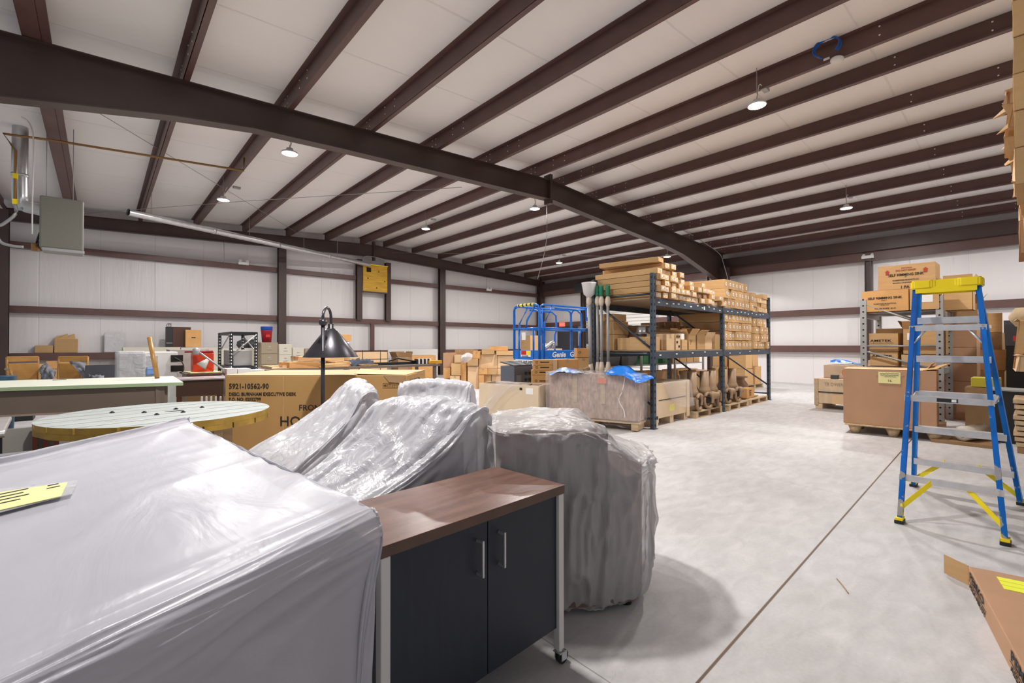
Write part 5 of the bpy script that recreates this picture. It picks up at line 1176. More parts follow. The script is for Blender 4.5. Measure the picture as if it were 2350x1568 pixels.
gcar('brown carton with bent open flaps behind the yellow ladder top', .62, -.92, ZT, .34, .4, .42, m=CARD, flaps=True)
gcar('tilted brown carton over the right end of the grey rack', .6, -1.2, 1.55, .30, .3, .55, m=CARD) if 0 else None
for i, (z, h, w) in enumerate(((.905, .235, .34),)): 
    o = gcar('carton lettered AMETEK, lower one on the middle deck of the grey rack', .05, -.07, z, .36, .36, h, m=CARD); side_text(o, 'AMETEK', .045, .15, .15, INK, .27, -.185)
o = gcar('carton lettered AMETEK, upper one on the middle deck of the grey rack', .04, -.06, 1.142, .38, .36, .30, m=CARD); side_text(o, 'AMETEK', .05, .17, .16, INK, .28, -.185); side_text(o, 'PLYMOUTH PRODUCTS DIVISION', .014, .17, .135, INK, .30, -.185)
gcar('tan carton with raised flaps behind the two AMETEK cartons', .44, -.08, .905, .42, .4, .62, m=CARD, flaps=False)
o = gcar('open carton with a paper label in the middle of the grey rack', .02, -.50, 1.10, .50, .36, .40, m=CARD, flaps=True); b = BM(); add_box(b, (-.185, .12, .28), (.002, .15, .11)); obj('paper_label', b, PAPER, o)
gcar('pale carton under the open labelled carton on the grey rack', .02, -.48, .905, .50, .38, .19, m=CARDL, tape=False)
# stacks right of the grey rack, seen through the ladder
for i, (z, h) in enumerate(((0, .32), (.322, .32), (.644, .3), (.946, .26), (1.208, .3))):
    carton('pinkish tall stack carton right of the grey rack, %s from the floor' % ORD[i], (11.1, .92, z), (.7, .50, h), 0, m=CARDP, group='cartons stacked right of the grey rack', tape=False)
carton('brown carton topping the pinkish stack behind the ladder', (11.1, .92, 1.51), (.6, .46, .42), .1, m=CARDD, flaps=True)
carton('long brown carton tilted on top behind the ladder top', (10.65, .62, 1.96), (.5, .5, .3), .35, m=CARDD) if 0 else None
for i, (z, h, w) in enumerate(((0, .42, .5), (.422, .38, .46), (.804, .36, .48), (1.166, .3, .42), (1.468, .34, .4))):
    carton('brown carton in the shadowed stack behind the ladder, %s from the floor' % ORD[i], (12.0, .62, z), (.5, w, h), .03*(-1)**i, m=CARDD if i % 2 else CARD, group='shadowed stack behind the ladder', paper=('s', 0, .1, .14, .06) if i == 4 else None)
o = carton('carton with a slotted yellow top behind the ladder', (9.9, .52, 0), (.5, .42, .62), 0, m=CARDD, tape=False)
b = BM(); add_box(b, (9.9, .52, .693), (.4, .30, .14), bev=.01); tag(obj('yellow_box', b, mat('dull_yellow', (.5, .42, .03), .6)), 'dull yellow box on a brown carton behind the ladder', 'box')
# charcoal panels and black cabinet
b = BM(); add_box(b, (12.6, -.3, .85), (.06, 1.45, 1.7)); tag(obj('charcoal_panel', b, CHAR), 'large charcoal panel standing at the far right behind the ladder', 'panel')
b = BM(); add_box(b, (11.6, .05, .62), (.5, .62, 1.24), bev=.01); tag(obj('black_cabinet', b, BLACK), 'tall black cabinet standing between the ladder and the charcoal panel', 'cabinet')
t = thing('black_stand', 'black box stand with a pale lid edge, on the floor right of the ladder rail', 'stand', (8.6, .20, 0), 0)
b = BM(); add_box(b, (.25, .0, .33), (.5, .44, .66)); obj('body', b, BLACK, t); b = BM(); add_box(b, (.25, -.02, .668), (.54, .5, .015)); obj('lid', b, GREYST, t); b = BM(); add_plate(b, (-.02, -.27, .668), (-.02, -.34, .56), (.5, -.34, .56), (.5, -.27, .668), .008); obj('hanging_flap', b, GREYST, t)
t = thing('paper_roll', 'roll of pale paper lying on a brown sheet beside the large carton', 'roll', (8.25, .70, 0), 0)
b = BM(); add_box(b, (.1, -.05, .02), (.7, .55, .04)); obj('brown_sheet', b, CARDD, t)
b = BM(); add_lathe(b, [(.05, 0), (.09, 0), (.095, .45), (.05, .45), (.05, 0)], 22, M=Matrix.Translation((-.15, -.06, .137)) @ Matrix.Rotation(-.35, 4, 'Z') @ Matrix.Rotation(PI/2, 4, 'Y'), cap=False); obj('roll', b, mat('ivory_paper', (.55, .5, .42), .6), t)
b = BM(); add_cyl(b, (-.15, -.06, .137), (-.1, -.078, .137), .049, seg=18); obj('core_bore', b, CASTD, t)
# tall loaded shelving at the right edge, running away along the picture edge
t = thing('high_storage_rack', 'tall steel storage rack along the right edge, mostly outside the picture', 'storage rack', (4.6, -.12, 0), 0)
for x in (0, 3.2, 6.2):
    for y in (-.05, -1.0): b = BM(); add_box(b, (x+.0, y, 1.9), (.08, .06, 3.8)); obj('upright', b, BLUEST, t)
for z in (.98, 2.32):
    for x in (1.6, 4.7):
        for y in (-.05, -1.0): b = BM(); add_box(b, (x, y, z-.05), (3.1 if x < 2 else 2.9, .05, .1)); obj('beam', b, BLUEST, t)
    b = BM(); add_box(b, (3.1, -.52, z+.008), (6.2, .98, .014)); obj('shelf_deck', b, WOOD, t)
for k in range(6): carton('flat fronted tan carton high at the right edge, %s from the shelf' % ORD[k], (5.0, -.33, 2.336+k*.252), (.7, .86, .25), 0, group='tall even stack at the right edge', tape=False, m=CARD)
hs = 2.336
for k, (dx, dy, w, h, rz, mm) in enumerate(((0, .0, .8, .22, .03, CARDD), (.02, .05, .8, .16, -.05, CARD), (0, .07, .82, .20, .04, CARDL), (.03, .10, .8, .17, -.04, CARD), (0, .12, .8, .22, .06, CARD), (.02, .10, .84, .13, -.06, CARDL), (0, .02, .8, .2, .02, CARD))):
    carton('rumpled flattened carton in the bulging pile high at the right edge, %s from below' % ORD[k], (6.6+dx, -.36+dy, hs), (.95, .84, h), rz, group='bulging pile at the right edge', jit=.025, tape=False, m=mm, flaps=False); hs += h+.026
for k in range(4):
    b = BM(); z = 2.95+.16*k; add_plate(b, (6.15, .06, z), (6.55, .20+.03*k, z+.03), (6.6, .21, z+.06), (6.1, .04, z+.10), .006); tag(obj('cardboard_sheet', b, CARDL if k % 2 else CARD), 'loose cardboard sheet jutting from the bulging pile, %s from below' % ORD[k], 'cardboard')
for k, (w, h, mm) in enumerate(((.84, .38, CARDD), (.8, .16, CARDL), (.82, .18, CARD), (.8, .14, CARDL))):
    carton('carton far along the high shelf at the right edge, %s from below' % ORD[k], (8.6, -.30+.0*k, 2.336+(0, .382, .544, .726)[k]), (.9, w+.06, h), .02*(-1)**k, group='far pile on the high right shelf', jit=.012, m=mm)
# lower shelf at the right edge
o = carton('pale flattened cartons stacked lowest on the waist high right shelf', (6.9, -.30, .996), (.8, .9, .16), .05, m=CARDL, jit=.02, tape=False)
carton('rumpled brown carton beside the clear bag on the right shelf', (6.8, -.30, 1.16), (.5, .82, .34), -.1, m=CARD, jit=.03, tape=False)
t = thing('paper_covered_bundle', 'bundle wrapped in creased brown paper, above the clear bag at the right edge', 'bundle', (7.3, -.29, 1.5), 0)
b = BM(); add_lathe(b, [(.02, -.5), (.10, -.45), (.12, 0), (.10, .45), (.02, .5)], 18, M=Matrix.Translation((0, .0, .04)) @ Matrix.Rotation(PI/2, 4, 'X')); obj('paper', b, mat('creased_brown_paper', (.42, .30, .17), .7, bump=1, bump_s=7), t)
b = BM(); add_box(b, (0, -.1, -.08), (.1, .3, .12)); obj('support_block', b, CARDD, t)
t = thing('steel_bars', 'two flat steel bars with red painted ends poking out of the right shelf', 'bar', (7.6, -.2, 1.32), 0)
for k in range(2):
    b = BM(); add_box(b, (.02-.14*k, .08-.05*k, .0-.012*k), (.05, .55, .05)); o = obj('bar', b, TANM, t); b = BM(); add_box(b, (.02-.14*k, .36-.05*k, -.012*k), (.054, .05, .056)); obj('red_end', b, RED, o, 'red painted end')
b = BM(); patch(b, [[(7.3, .16, 1.30), (7.32, .10, 1.36), (7.4, -.1, 1.40), (7.4, -.4, 1.42)], [(7.2, .10, 1.22), (7.2, .04, 1.28), (7.25, -.1, 1.3), (7.25, -.4, 1.32)], [(7.2, .02, 1.10), (7.15, -.0, 1.14), (7.15, -.12, 1.16), (7.2, -.4, 1.18)], [(7.3, -.04, 1.02), (7.25, -.05, 1.03), (7.25, -.15, 1.03), (7.25, -.4, 1.03)]], 8, .03, 5, 3, stretch=(1.5, 1.5, 0)); tag(obj('clear_plastic_bag', b, CLEARP), 'crumpled clear plastic bag hanging from the waist high right shelf', 'bag')
for k in range(9): b = BM(); add_box(b, (8.36, -.28+.01*(k % 3), .10+k*.062), (.9, .92, .045)); tag(obj('wooden_board', b, WOOD), 'board in the stack under the right shelf, %s from the floor' % ORD[k], 'board', 'boards stacked under the right shelf')
b = BM(); add_box(b, (8.36, -.28, .037), (.9, .9, .072)); tag(obj('timber_bearer', b, CARDD), 'dark bearer under the board stack at the right edge', 'bearer')
#@@SPLIT5
# ================================================================ BLUE SCISSOR LIFT
t = thing('scissor_lift', 'blue scissor lift with tubular guard rails, parked behind the dark rack', 'scissor lift', (6.64, 6.68, 0), 0)
LW, LD = 1.85, .76; zd, zr_, zm = .97, 2.08, 1.60
b = BM(); add_box(b, (LW/2, LD/2, .32), (1.5, .68, .30), bev=.02); obj('chassis', b, BLUEG, t)
for x in (.3, LW-.3):
    for y in (.06, LD-.06): b = BM(); add_cyl(b, (x, y-.05, .16), (x, y+.05, .16), .16, seg=24); add_cyl(b, (x, y-.055, .16), (x, y+.055, .16), .07, seg=16); obj('wheel', b, BLACK, t)
for k in range(3):
    for s in (-1, 1):
        for y in (.15, LD-.15): b = BM(); z0, z1 = .48+k*.14, .60+k*.14; add_tube(b, [(.2, y, z0 if s > 0 else z1), (LW-.2, y, z1 if s > 0 else z0)], .03, 4); obj('scissor_arm', b, BLUEG, t)
b = BM(); add_box(b, (LW/2, LD/2, zd-.01), (LW, LD, .04)); obj('platform', b, GREYST, t)
for (c_, s_) in (((LW/2, 0, zd+.08), (LW, .015, .18)), ((LW/2, LD, zd+.08), (LW, .015, .18)), ((0, LD/2, zd+.08), (.015, LD, .20)), ((LW, LD/2, zd+.08), (.015, LD, .18))): b = BM(); add_box(b, c_, s_, bev=.003); obj('toe_board', b, BLUEG, t)
def rl(nm, pts, r=.021, sm=0, m=None): b = BM(); add_tube(b, pts, r, 10, smooth=sm); return obj(nm, b, m or BLUEG, t)
def hoop(pts_low1, top1, top2, low2): return [pts_low1, top1, top2, low2]
for y in (0, LD):
    rl('guard_rail', [(.02, y, zd), (.02, y, zr_-.10), (.05, y, zr_-.03), (.12, y, zr_), (LW-.12, y, zr_), (LW-.04, y, zr_-.04), (LW-.02, y, zr_-.12), (LW-.02, y, zd)])
    rl('mid_rail', [(.02, y, zm), (LW-.02, y, zm)])
    rl('mid_post', [(.85, y, zd), (.85, y, zr_)]) if y else None
    rl('bent_post', [(.14, y, zd), (.16, y, zm+.12), (.38, y, zr_-.04), (.42, y, zr_)])
    rl('extension_rail', [(.5, y+.03, zr_-.05), (1.2, y+.03, zr_-.06), (1.34, y+.03, zr_-.14), (1.36, y+.03, zm), (1.3, y+.03, zm-.1), (1.3, y+.03, zd+.15)])
for x in (0, LW):
    rl('end_rail', [(x, .0, zd), (x, .0, zr_-.09), (x, .03, zr_-.02), (x, .1, zr_+.01), (x, LD-.1, zr_+.01), (x, LD-.03, zr_-.02), (x, LD, zr_-.09), (x, LD, zd)])
    rl('end_mid_rail', [(x, 0, zm), (x, LD, zm)])
for y in (.16, .60): rl('gate_post', [(0, y, zd), (0, y, zm)])
rl('gate_diagonal', [(0, .12, zr_-.02), (0, .36, zr_-.32), (0, .38, zm)])
b = BM(); add_tube(b, [(0, .15, zr_+.012), (0, .62, zr_+.012)], .032, 10); o = obj('padded_bar', b, mat('yellow_pad', (.75, .68, .12), .6), t, 'yellow and black striped bar pad')
for k in range(4): b = BM(); add_cyl(b, (0, .20+k*.12, zr_+.012), (0, .24+k*.12, zr_+.012), .034, seg=10); obj('black_stripe', b, BLACK, o)
b = BM(); add_box(b, (-.03, .42, zm-.16), (.01, .12, .16), bev=.003); obj('hanging_tag', b, PAPER, t)
b = BM(); add_box(b, (1.62, -.03, 1.93), (.34, .05, .28)); obj('document_box', b, BLUEG, t)
b = BM(); add_box(b, (1.62, -.05, 1.46), (.30, .14, .36), bev=.02); obj('control_box', b, GREYP, t); b = BM(); add_box(b, (1.5, -.06, 1.97), (.12, .005, .2)); obj('warning_label', b, PAPER, t)
for dx, dz in ((0, .05), (.05, .02)): b = BM(); add_box(b, (1.6+dx, -.122, 1.42+dz), (.02, .002, .05), tilt=('Y', .4)); obj('white_marking', b, PAPER, t)
b = BM(); add_box(b, (-.012, .38, zd+.105), (.004, .30, .13)); o = obj('warning_label', b, PAPER, t); b = BM(); add_box(b, (-.016, .44, zd+.125), (.004, .15, .085)); obj('red_panel', b, RED, o); b = BM(); add_box(b, (-.016, .30, zd+.125), (.004, .11, .085)); obj('yellow_panel', b, YEL, o)
text('lettering', 'DANGER', .035, t, (-.018, .50, zd+.045), LEFTF, width=.2, bold=.02)
text('lettering', 'Genie', .155, t, (.36, -.012, zd+.035), FRONT, PAPER, .035, .42, shear=.15)
text('lettering', 'GS-1930', .15, t, (.92, -.012, zd+.035), FRONT, PAPER, .03, .62)
b = BM(); add_box(b, (-.012, .36, zd-.075), (.006, .68, .12)); o = obj('hire_sign', b, PAPER, t); text('lettering', '1-833-WE-RENT-S', .09, t, (-.016, .69, zd-.105), LEFTF, INK, .03, .66)
b = BM(); add_tube(b, [(.25, .1, 1.18), (.35, .1, 1.22), (.5, .1, 1.3), (.5, .1, 1.18)], .05, 10, smooth=4); obj('foot_pedal', b, GALV, t)
# cartons and machine before the lift
def stackY(items, Y, depth, grp, **kw):
    for it in items:
        lb, x0, x1, yt, yb = it[:5]; fl = len(it) > 5 and it[5]
        pcar(lb, x0, x1, yt, yb, Y, depth, floor=bool(fl), group=grp, **kw)
t0 = onD(1182, 870, 9.1)
t = thing('welder_machine', 'dark grey machine cabinet with round sockets below the corner of the blue lift', 'machine', (5.77, 6.47, 0), 0)
b = BM(); add_box(b, (.24, .2, .43), (.46, .4, .86), bev=.01); obj('casing', b, mat('machine_grey', (.09, .10, .13), .45), t)
b = BM(); add_plate(b, (.0, -.002, .86), (.47, -.002, .86), (.47, .4, .92), (.0, .4, .92), .02); obj('sloped_top', b, GREYP, t)
for x, z in ((.30, .72), (.40, .72), (.30, .60), (.40, .60), (.35, .48)): b = BM(); add_cyl(b, (x, -.002, z), (x, -.016, z), .03, seg=14); obj('socket', b, BLACK, t)
b = BM(); add_box(b, (.12, -.004, .62), (.12, .006, .14)); obj('panel', b, mat('panel_grey', (.16, .18, .2), .5), t)
YC = 5.95
def zpx(py, px, Y): return onY(px, py, Y).z
cs = [('carton with black logo stacked before the lift, top left one', 1226, 1266, 826, 839), ('carton with black logo stacked before the lift, second left one', 1226, 1264, 839, 849)]
for i, (x0, x1, yt, yb) in enumerate(((1224, 1268, 826, 838), (1224, 1268, 838, 850), (1221, 1268, 850, 861), (1221, 1268, 861, 873))):
    o = pdcar('logo printed carton in the left stack before the blue lift, %s from the top' % ORD[i], x0, x1, yt, yb, 8.25, .36, floor=(i == 3), group='logo cartons before the blue lift', m=CARDO, tape=False)
    zc = (o.dimensions.z or .1)/2; logo(o, -.11, -.182, .05 if i < 3 else .62, FRONT, .9); b = BM(); add_box(b, (.03, -.1825, .05 if i < 3 else .62), (.16, .001, .018)); obj('printed_text_block', b, INK, o)
pdcar('narrow carton with white print before the blue lift', 1268, 1279, 826, 870, 8.25, .36, floor=True, m=CARDL, tape=False)
o = pdcar('wide tan carton with a brown emblem before the blue lift', 1279, 1326, 825, 870, 8.3, .4, floor=True, m=CARDO); logo(o, .08, -.202, .78, FRONT, 1.1)
pdcar('tan carton under the top one beside the tall poles', 1326, 1352, 821, 870, 8.3, .4, floor=True, m=CARD)
o = pdcar('top tan carton with round logo beside the tall poles', 1324, 1352, 799, 820.5, 8.3, .4, m=CARDO, tape=False); logo(o, -.06, -.202, .09, FRONT, .9)
p = onD(1338, 840, 7.9)
t = thing('grey_flange_pipe', 'short brown pipe elbow lying on the wrapped pallet beside the poles', 'pipe', tuple(onD(1335, 856, 7.33)), .3)
b = BM(); add_tube(b, [(-.02, 0, .03), (.08, -.02, .04), (.16, -.05, .06)], .035, 14, smooth=4); obj('elbow', b, CAST, t); b = BM(); add_cyl(b, (-.07, 0, .03), (-.02, 0, .03), .05, seg=16); obj('flange', b, CAST, t)
# big carton pile in the middle distance
PY = 10.75
pile = [('tall pinkish carton, upper left of the pile', 1018, 1042, 810, 843), ('narrow light carton in the upper left of the pile', 1042.5, 1056, 815, 833), ('carton at the left of the pile, below the tall pinkish one', 1018, 1034.5, 843.5, 869), ('tan carton with a tape mark, left middle of the pile', 1035, 1056, 834, 862),
        ('low carton at the left foot of the pile', 1032, 1054, 863, 893, 1), ('carton at the far left foot of the pile', 1018, 1031, 870, 893, 1), ('small carton with a white handle hole in the pile', 1073, 1097, 824, 840), ('tall narrow carton in the middle of the pile', 1073, 1098, 841, 893, 1), ('leaning small carton above the handled one in the pile', 1086, 1103, 807, 823.5),
        ('shallow lidded carton near the top of the pile', 1104, 1133, 801, 813), ('large carton with a label in the middle of the pile', 1100, 1142, 813.5, 845), ('topmost long carton of the pile', 1122, 1165, 795, 805), ('flat taped carton just below the topmost one', 1138, 1180, 805.5, 815.5),
        ('large carton at the right of the pile', 1143, 1182, 816, 845), ('small carton in the third row of the pile, left', 1099, 1119, 845.5, 860), ('small carton in the third row of the pile, middle', 1119.5, 1141, 845.5, 860), ('wide carton in the third row of the pile, right', 1142, 1181, 845.5, 860),
        ('small carton in the lowest row of the pile, left', 1099, 1111, 860.5, 893, 1), ('small carton in the lowest row of the pile, middle', 1111.5, 1128, 860.5, 893, 1), ('wide carton in the lowest row of the pile, right', 1128.5, 1181, 860.5, 893, 1), ('dark sided carton behind the left part of the pile', 1058, 1071, 832, 893, 1)]
for i, it in enumerate(pile):
    pdcar(it[0], it[1], it[2], it[3], it[4], 13.3+random.uniform(0, .22), .5, turn=random.uniform(-.07, .07), floor=len(it) > 5, group='carton pile in the middle distance', m=(CARD, CARDL, CARDO)[(i*7) % 3] if i else CARDP, tape=i % 2 == 0, jit=.006)
pcar('half hidden carton on the pile behind its top left cartons', 1066, 1097, 803, 893, 11.5, .5, floor=True, m=CARDD)
drape('clear_plastic_wrap', 'crumpled clear plastic among the upper left cartons of the pile', [[onD(1060, 815, 13.25), onD(1072, 810, 13.25), onD(1084, 812, 13.25)], [onD(1058, 822, 13.1), onD(1070, 820, 13.1), onD(1084, 821, 13.1)], [onD(1058, 832, 13.2), onD(1068, 832, 13.2), onD(1074, 831, 13.2)]], CLEARP, .02)
pallet('long board skid under the carton pile in the middle distance', (8.9, 10.52), 1.8, .2, 0, .05) if 0 else None
# cartons behind the lift and at the side wall
for i, (x0, x1, yt) in enumerate(((1217, 1243, 770), (1247, 1261, 788), (1262, 1290, 800))):
    pcar('carton on the far floor seen between the blue lift rails, %s from the left' % ORD[i], x0, x1, yt, 840, 14.4, .6, floor=True, group='cartons behind the blue lift', m=CARDL if i else CARD)
# ================================================================ BACK LEFT: GABLE WALL SIDE
def solidbox(name, label, cat, x0, x1, yt, yb, Y, depth, m, floor=False, grp=None, bev=.004, z0=None):
    a, c = onY(x0, (yt+yb)/2, Y), onY(x1, (yt+yb)/2, Y); zt = onY((x0+x1)/2, yt, Y).z; zb = 0 if floor else onY((x0+x1)/2, yb, Y).z
    if z0 is not None: zb = z0
    t = thing(name, label, cat, ((a.x+c.x)/2, Y, zb), 0, grp); w = c.x-a.x; h = zt-zb
    return t, w, h
pcar('low flat carton standing on the lowest girt at the far left', 80, 122, 793, 807, 16.98, .19, z0=1.075, tape=False, jit=.002)
pcar('carton with crumpled paper on the lowest girt at the far left', 124.5, 178, 778, 807, 16.98, .19, z0=1.075, tape=False, jit=.002)
b = BM()
for k in range(4): a = onY(135+k*8, 772, 17.05); zz_ = 1.41; add_plate(b, (a.x-.08, 17.0, zz_+.01), (a.x+.12, 17.0, zz_), (a.x+.10, 17.12, zz_+.12+.04*(k % 2)), (a.x-.05, 17.1, zz_+.1), .01)
o = obj('crumpled_paper', b, CARD); tag(o, 'crumpled brown paper on top of the carton at the far left girt', 'paper')
t, w, h = solidbox('appliance_panel', 'white appliance panel in clear film leaning on the gable wall', 'panel', 240, 286, 765, 807, 16.98, .1, WPL, z0=1.075)
b = BM(); add_box(b, (0, .06, h/2), (w, .06, h), bev=.02); obj('panel', b, WPL, t); b = BM(); add_box(b, (0, .058, h/2), (w+.03, .09, h+.02), bev=.02); obj('film', b, CLEARP, t)
# cream cabinets
def cabinet(label, x0, x1, yt, Y, m, doors=2, drawers=0, depth=.5, cat='cabinet', name='metal_cabinet', handle=GALV, grp=None):
    t, w, h = solidbox(name, label, cat, x0, x1, yt, 850, Y, depth, m, floor=True, grp=grp)
    b = BM(); add_box(b, (0, depth/2+.01, h/2), (w, depth, h), bev=.004); obj('body', b, m, t)
    for k in range(doors):
        b = BM(); dwid = w/doors; xc = -w/2+dwid*(k+.5); add_box(b, (xc, 0, h/2), (dwid-.015, .02, h-.06), bev=.003); o = obj('door', b, m, t)
        b = BM(); add_box(b, (xc+dwid*.4, -.015, h*.6), (.015, .012, .1)); obj('handle', b, handle, o)
    for k in range(drawers):
        b = BM(); dh = (h-.04)/drawers; zc = h-.02-dh*(k+.5); add_box(b, (0, 0, zc), (w-.03, .02, dh-.012), bev=.003); o = obj('drawer', b, m, t)
        b = BM(); add_box(b, (0, -.018, zc-.03), (.12, .014, .018), bev=.003); obj('handle', b, handle, o); b = BM(); add_box(b, (0, -.012, zc+.05), (.08, .004, .03)); obj('card_holder', b, handle, o)
    return t
cabinet('long cream metal cabinet by the gable wall, below the brown bookcase', 281, 414, 797, 16.1, CREAM, 2)
cabinet('cream metal cabinet by the gable wall, directly right of the long one', 415.5, 500, 798, 16.1, CREAM, 1)
cabinet('cream metal cabinet by the gable wall, behind the black slotted rack', 502, 596, 799, 16.15, CREAM, 2)
zc_ = onY(420, 797, 16.1).z+.004
t, w, h = solidbox('brown_bookcase', 'mahogany brown bookcase box standing on the long cream cabinet', 'bookcase', 397, 438, 751, 797, 16.36, .25, MAHOG, z0=zc_)
b = BM(); add_box(b, (0, .12, h/2), (w, .23, h)); obj('case', b, MAHOG, t)
b = BM(); add_box(b, (-w/2-.08, .12, h/2), (.155, .22, h)); o = obj('black_shelf_side', b, BLACK, t); b = BM(); add_box(b, (-w/2-.08, .005, h*.2), (.14, .01, .02)); obj('shelf', b, GREYST, o)
b = BM()
for k in range(3): add_tube(b, [(-w/2-.12+.04*k, .1, h), (-w/2-.14+.05*k, .08, h+.05), (-w/2-.1+.03*k, .08, h+.10), (-w/2-.14+.04*k, .1, h+.07)], .012, 6, smooth=3)
obj('grey_bow', b, GREYST, t)
o = pcar('tan carton with a black hand hole on the cream cabinet beside the brown bookcase', 426, 462, 757, 797, 16.12, .2, z0=zc_, m=CARDO, tape=False); b = BM(); add_box(b, (.0, -.105, .27), (.10, .003, .025), bev=.001); obj('hand_hole', b, CASTD, o)
cabinet('tall tan filing cabinet with a red bucket on top', 598.5, 638, 786, 15.6, TANM, 0, 4, .6, 'filing cabinet', 'filing_cabinet')
cabinet('cream filing cabinet beside the tall tan one', 639.5, 670, 790, 15.6, CREAM, 0, 4, .6, 'filing cabinet', 'filing_cabinet')
cabinet('lower cream filing cabinet, third from the red bucket', 671, 698, 798, 15.6, CREAM, 0, 3, .6, 'filing cabinet', 'filing_cabinet')
cabinet('dull grey filing cabinet partly behind the cone lamp shade', 699, 738, 800, 15.6, TANM, 0, 3, .6, 'filing cabinet', 'filing_cabinet')
zb_ = onY(618, 786, 15.6).z+.003; p = onY(607, 786, 15.9)
t = thing('plastic_bucket', 'red plastic bucket with a blue rim band on the tall tan filing cabinet', 'bucket', (p.x+.06, 15.9, zb_), 0)
b = BM(); add_lathe(b, [(.13, 0), (.155, .33), (.165, .34), (.165, .37)], 24); obj('bucket', b, MAROON, t); b = BM(); add_lathe(b, [(.166, .371), (.168, .47), (.175, .48), (.15, .49)], 24); obj('blue_lid', b, BLUEP, t); b = BM(); add_box(b, (0, -.152, .2), (.12, .006, .08)); obj('moulded_mark', b, RED, t)
# dark bundles on the cabinet
for i, px in enumerate((560, 580)):
    t = onY(px, 797, 16.3); b = BM(); add_lathe(b, [(.14, 0), (.19, .08), (.16, .2), (.05, .27)], 14); 
    for v in b.verts: v.co += Vector((noise.noise(v.co*9)*.04, noise.noise(v.co*9+Vector((3, 3, 3)))*.04, 0))
    tag(obj('dark_bag', b, GREYP, None, None, (t.x, 16.4, onY(580, 799, 16.15).z+.003)), ('dark bundle on the cream cabinet behind the black rack, left one', 'dark bundle on the cream cabinet left of the red bucket')[i], 'bag')
# black slotted rack
N0 = onD(530, 841, 7.5)
t = thing('black_slotted_rack', 'small black slotted angle rack in front of the filing cabinets', 'storage rack', (N0.x, N0.y, 0), 0)
RWx, RWy, RH = .36, .95, 1.475
for x in (0, RWx):
    for y in (0, RWy):
        b = BM(); add_box(b, (x, y, RH/2), (.045, .045, RH))
        for k in range(27): add_box(b, (x, y-.0235, .08+k*.052), (.012, .002, .022), mi=1); add_box(b, (x-.0235, y, .08+k*.052), (.002, .012, .022), mi=1)
        obj('post', b, [BLACKM, PAPER], t)
for z in (.885, RH-.02):
    for (c_, s_) in (((RWx/2, 0, z), (RWx, .03, .045)), ((RWx/2, RWy, z), (RWx, .03, .045)), ((0, RWy/2, z), (.03, RWy, .045)), ((RWx, RWy/2, z), (.03, RWy, .045))): b = BM(); add_box(b, c_, s_); obj('rail', b, BLACKM, t)
b = BM(); add_box(b, (RWx/2, RWy/2, .91), (RWx, RWy, .012)); obj('shelf', b, BLACKM, t)
for (p_, q_) in (((0, -.02, 1.1), (RWx, -.02, 1.43)), ((RWx, 0, 1.15), (RWx, RWy, 1.43)), ((-.02, 0, 1.43), (-.02, RWy, 1.1))): b = BM(); add_tube(b, [p_, q_], .010, 6); obj('cross_brace', b, GREYST, t)
t = thing('grey_steel_box', 'pale grey steel case lying on the shelf of the black slotted rack', 'box', (N0.x+.18, N0.y+.46, .9175), 0); b = BM(); add_box(b, (0, 0, .13), (.27, .8, .26), bev=.01); obj('case', b, GREYST, t); b = BM(); add_box(b, (-.137, -.1, .13), (.004, .04, .12)); obj('latch', b, BLACK, t)
# grey machine boxes left of it
o = carton('pale grey carton with a dark oval slot left of the black slotted rack', (N0.x-.45, N0.y+1.1, 0), (.55, .5, 1.19), 0, m=mat('pale_grey_card', (.36, .31, .29), .7), tape=False); b = BM(); add_lathe(b, [(.001, 0), (.03, 0), (.03, .004)], 16, M=Matrix.Translation((-.2, -.252, 1.0)) @ Matrix.Rotation(PI/2, 4, 'X') @ Matrix.Diagonal((1, 2.6, 1, 1))); obj('oval_slot', b, CASTD, o)
for k, (x0, x1, y0) in enumerate(((545, 575, 846), (576, 607, 849), (520, 544, 846))): pcar('white printed carton behind the desk carton, %s from the left' % ('second', 'third', 'first')[k], x0, x1, y0, 862, 8.3, .3, floor=True, m=PAPER, tape=False, group='white printed cartons behind the desk carton')
# brown desk with red case
DY = onD(470, 860, 6.75).y
t, w, h = solidbox('wooden_desk', 'dark brown wooden desk carrying the red case', 'desk', 431, 512, 857, 905, DY, .6, MAHOG, floor=True)
DESKP = (t.location.x, DY, h)
b = BM(); add_box(b, (0, .32, h-.015), (w+.04, .66, .03), bev=.003); obj('desk_top', b, WALEDGE, t); b = BM(); add_box(b, (0, .32, h/2-.02), (w, .58, h-.04)); obj('body', b, mat('ochre_brown_veneer', (.15, .08, .03), .5), t)
b = BM(); add_box(b, (0, .02, h-.06), (w, .012, .01)); obj('metal_trim', b, GALV, t)
b = BM(); add_box(b, (DESKP[0], DY+.3, h+.008), (w*.9, .5, .012), .06); tag(obj('yellow_folder', b, YELP), 'pale yellow sheet of card under the red case on the brown desk', 'paper')
t, w2, h2 = solidbox('red_case', 'bright orange red metal case on the brown desk', 'case', 443, 491, 811, 852, DY+.15, .2, ORANGER, z0=h+.016)
b = BM(); add_box(b, (0, .12, h2/2), (w2, .22, h2), bev=.006); obj('case', b, ORANGER, t); b = BM(); add_box(b, (0, .1, h2+.012), (w2, .16, .02)); obj('lid_edge', b, MAROON, t)
b = BM(); add_tube(b, [(-w2/2-.1, .02, h2+.02), (w2*.45, .0, h2+.03)], .012, 8); obj('red_bar', b, MAROON, t)
t = thing('clamp_lamp', 'grey swing arm clamp lamp in front of the red case', 'lamp', (DESKP[0]+.22, DY+.02, h), 0)
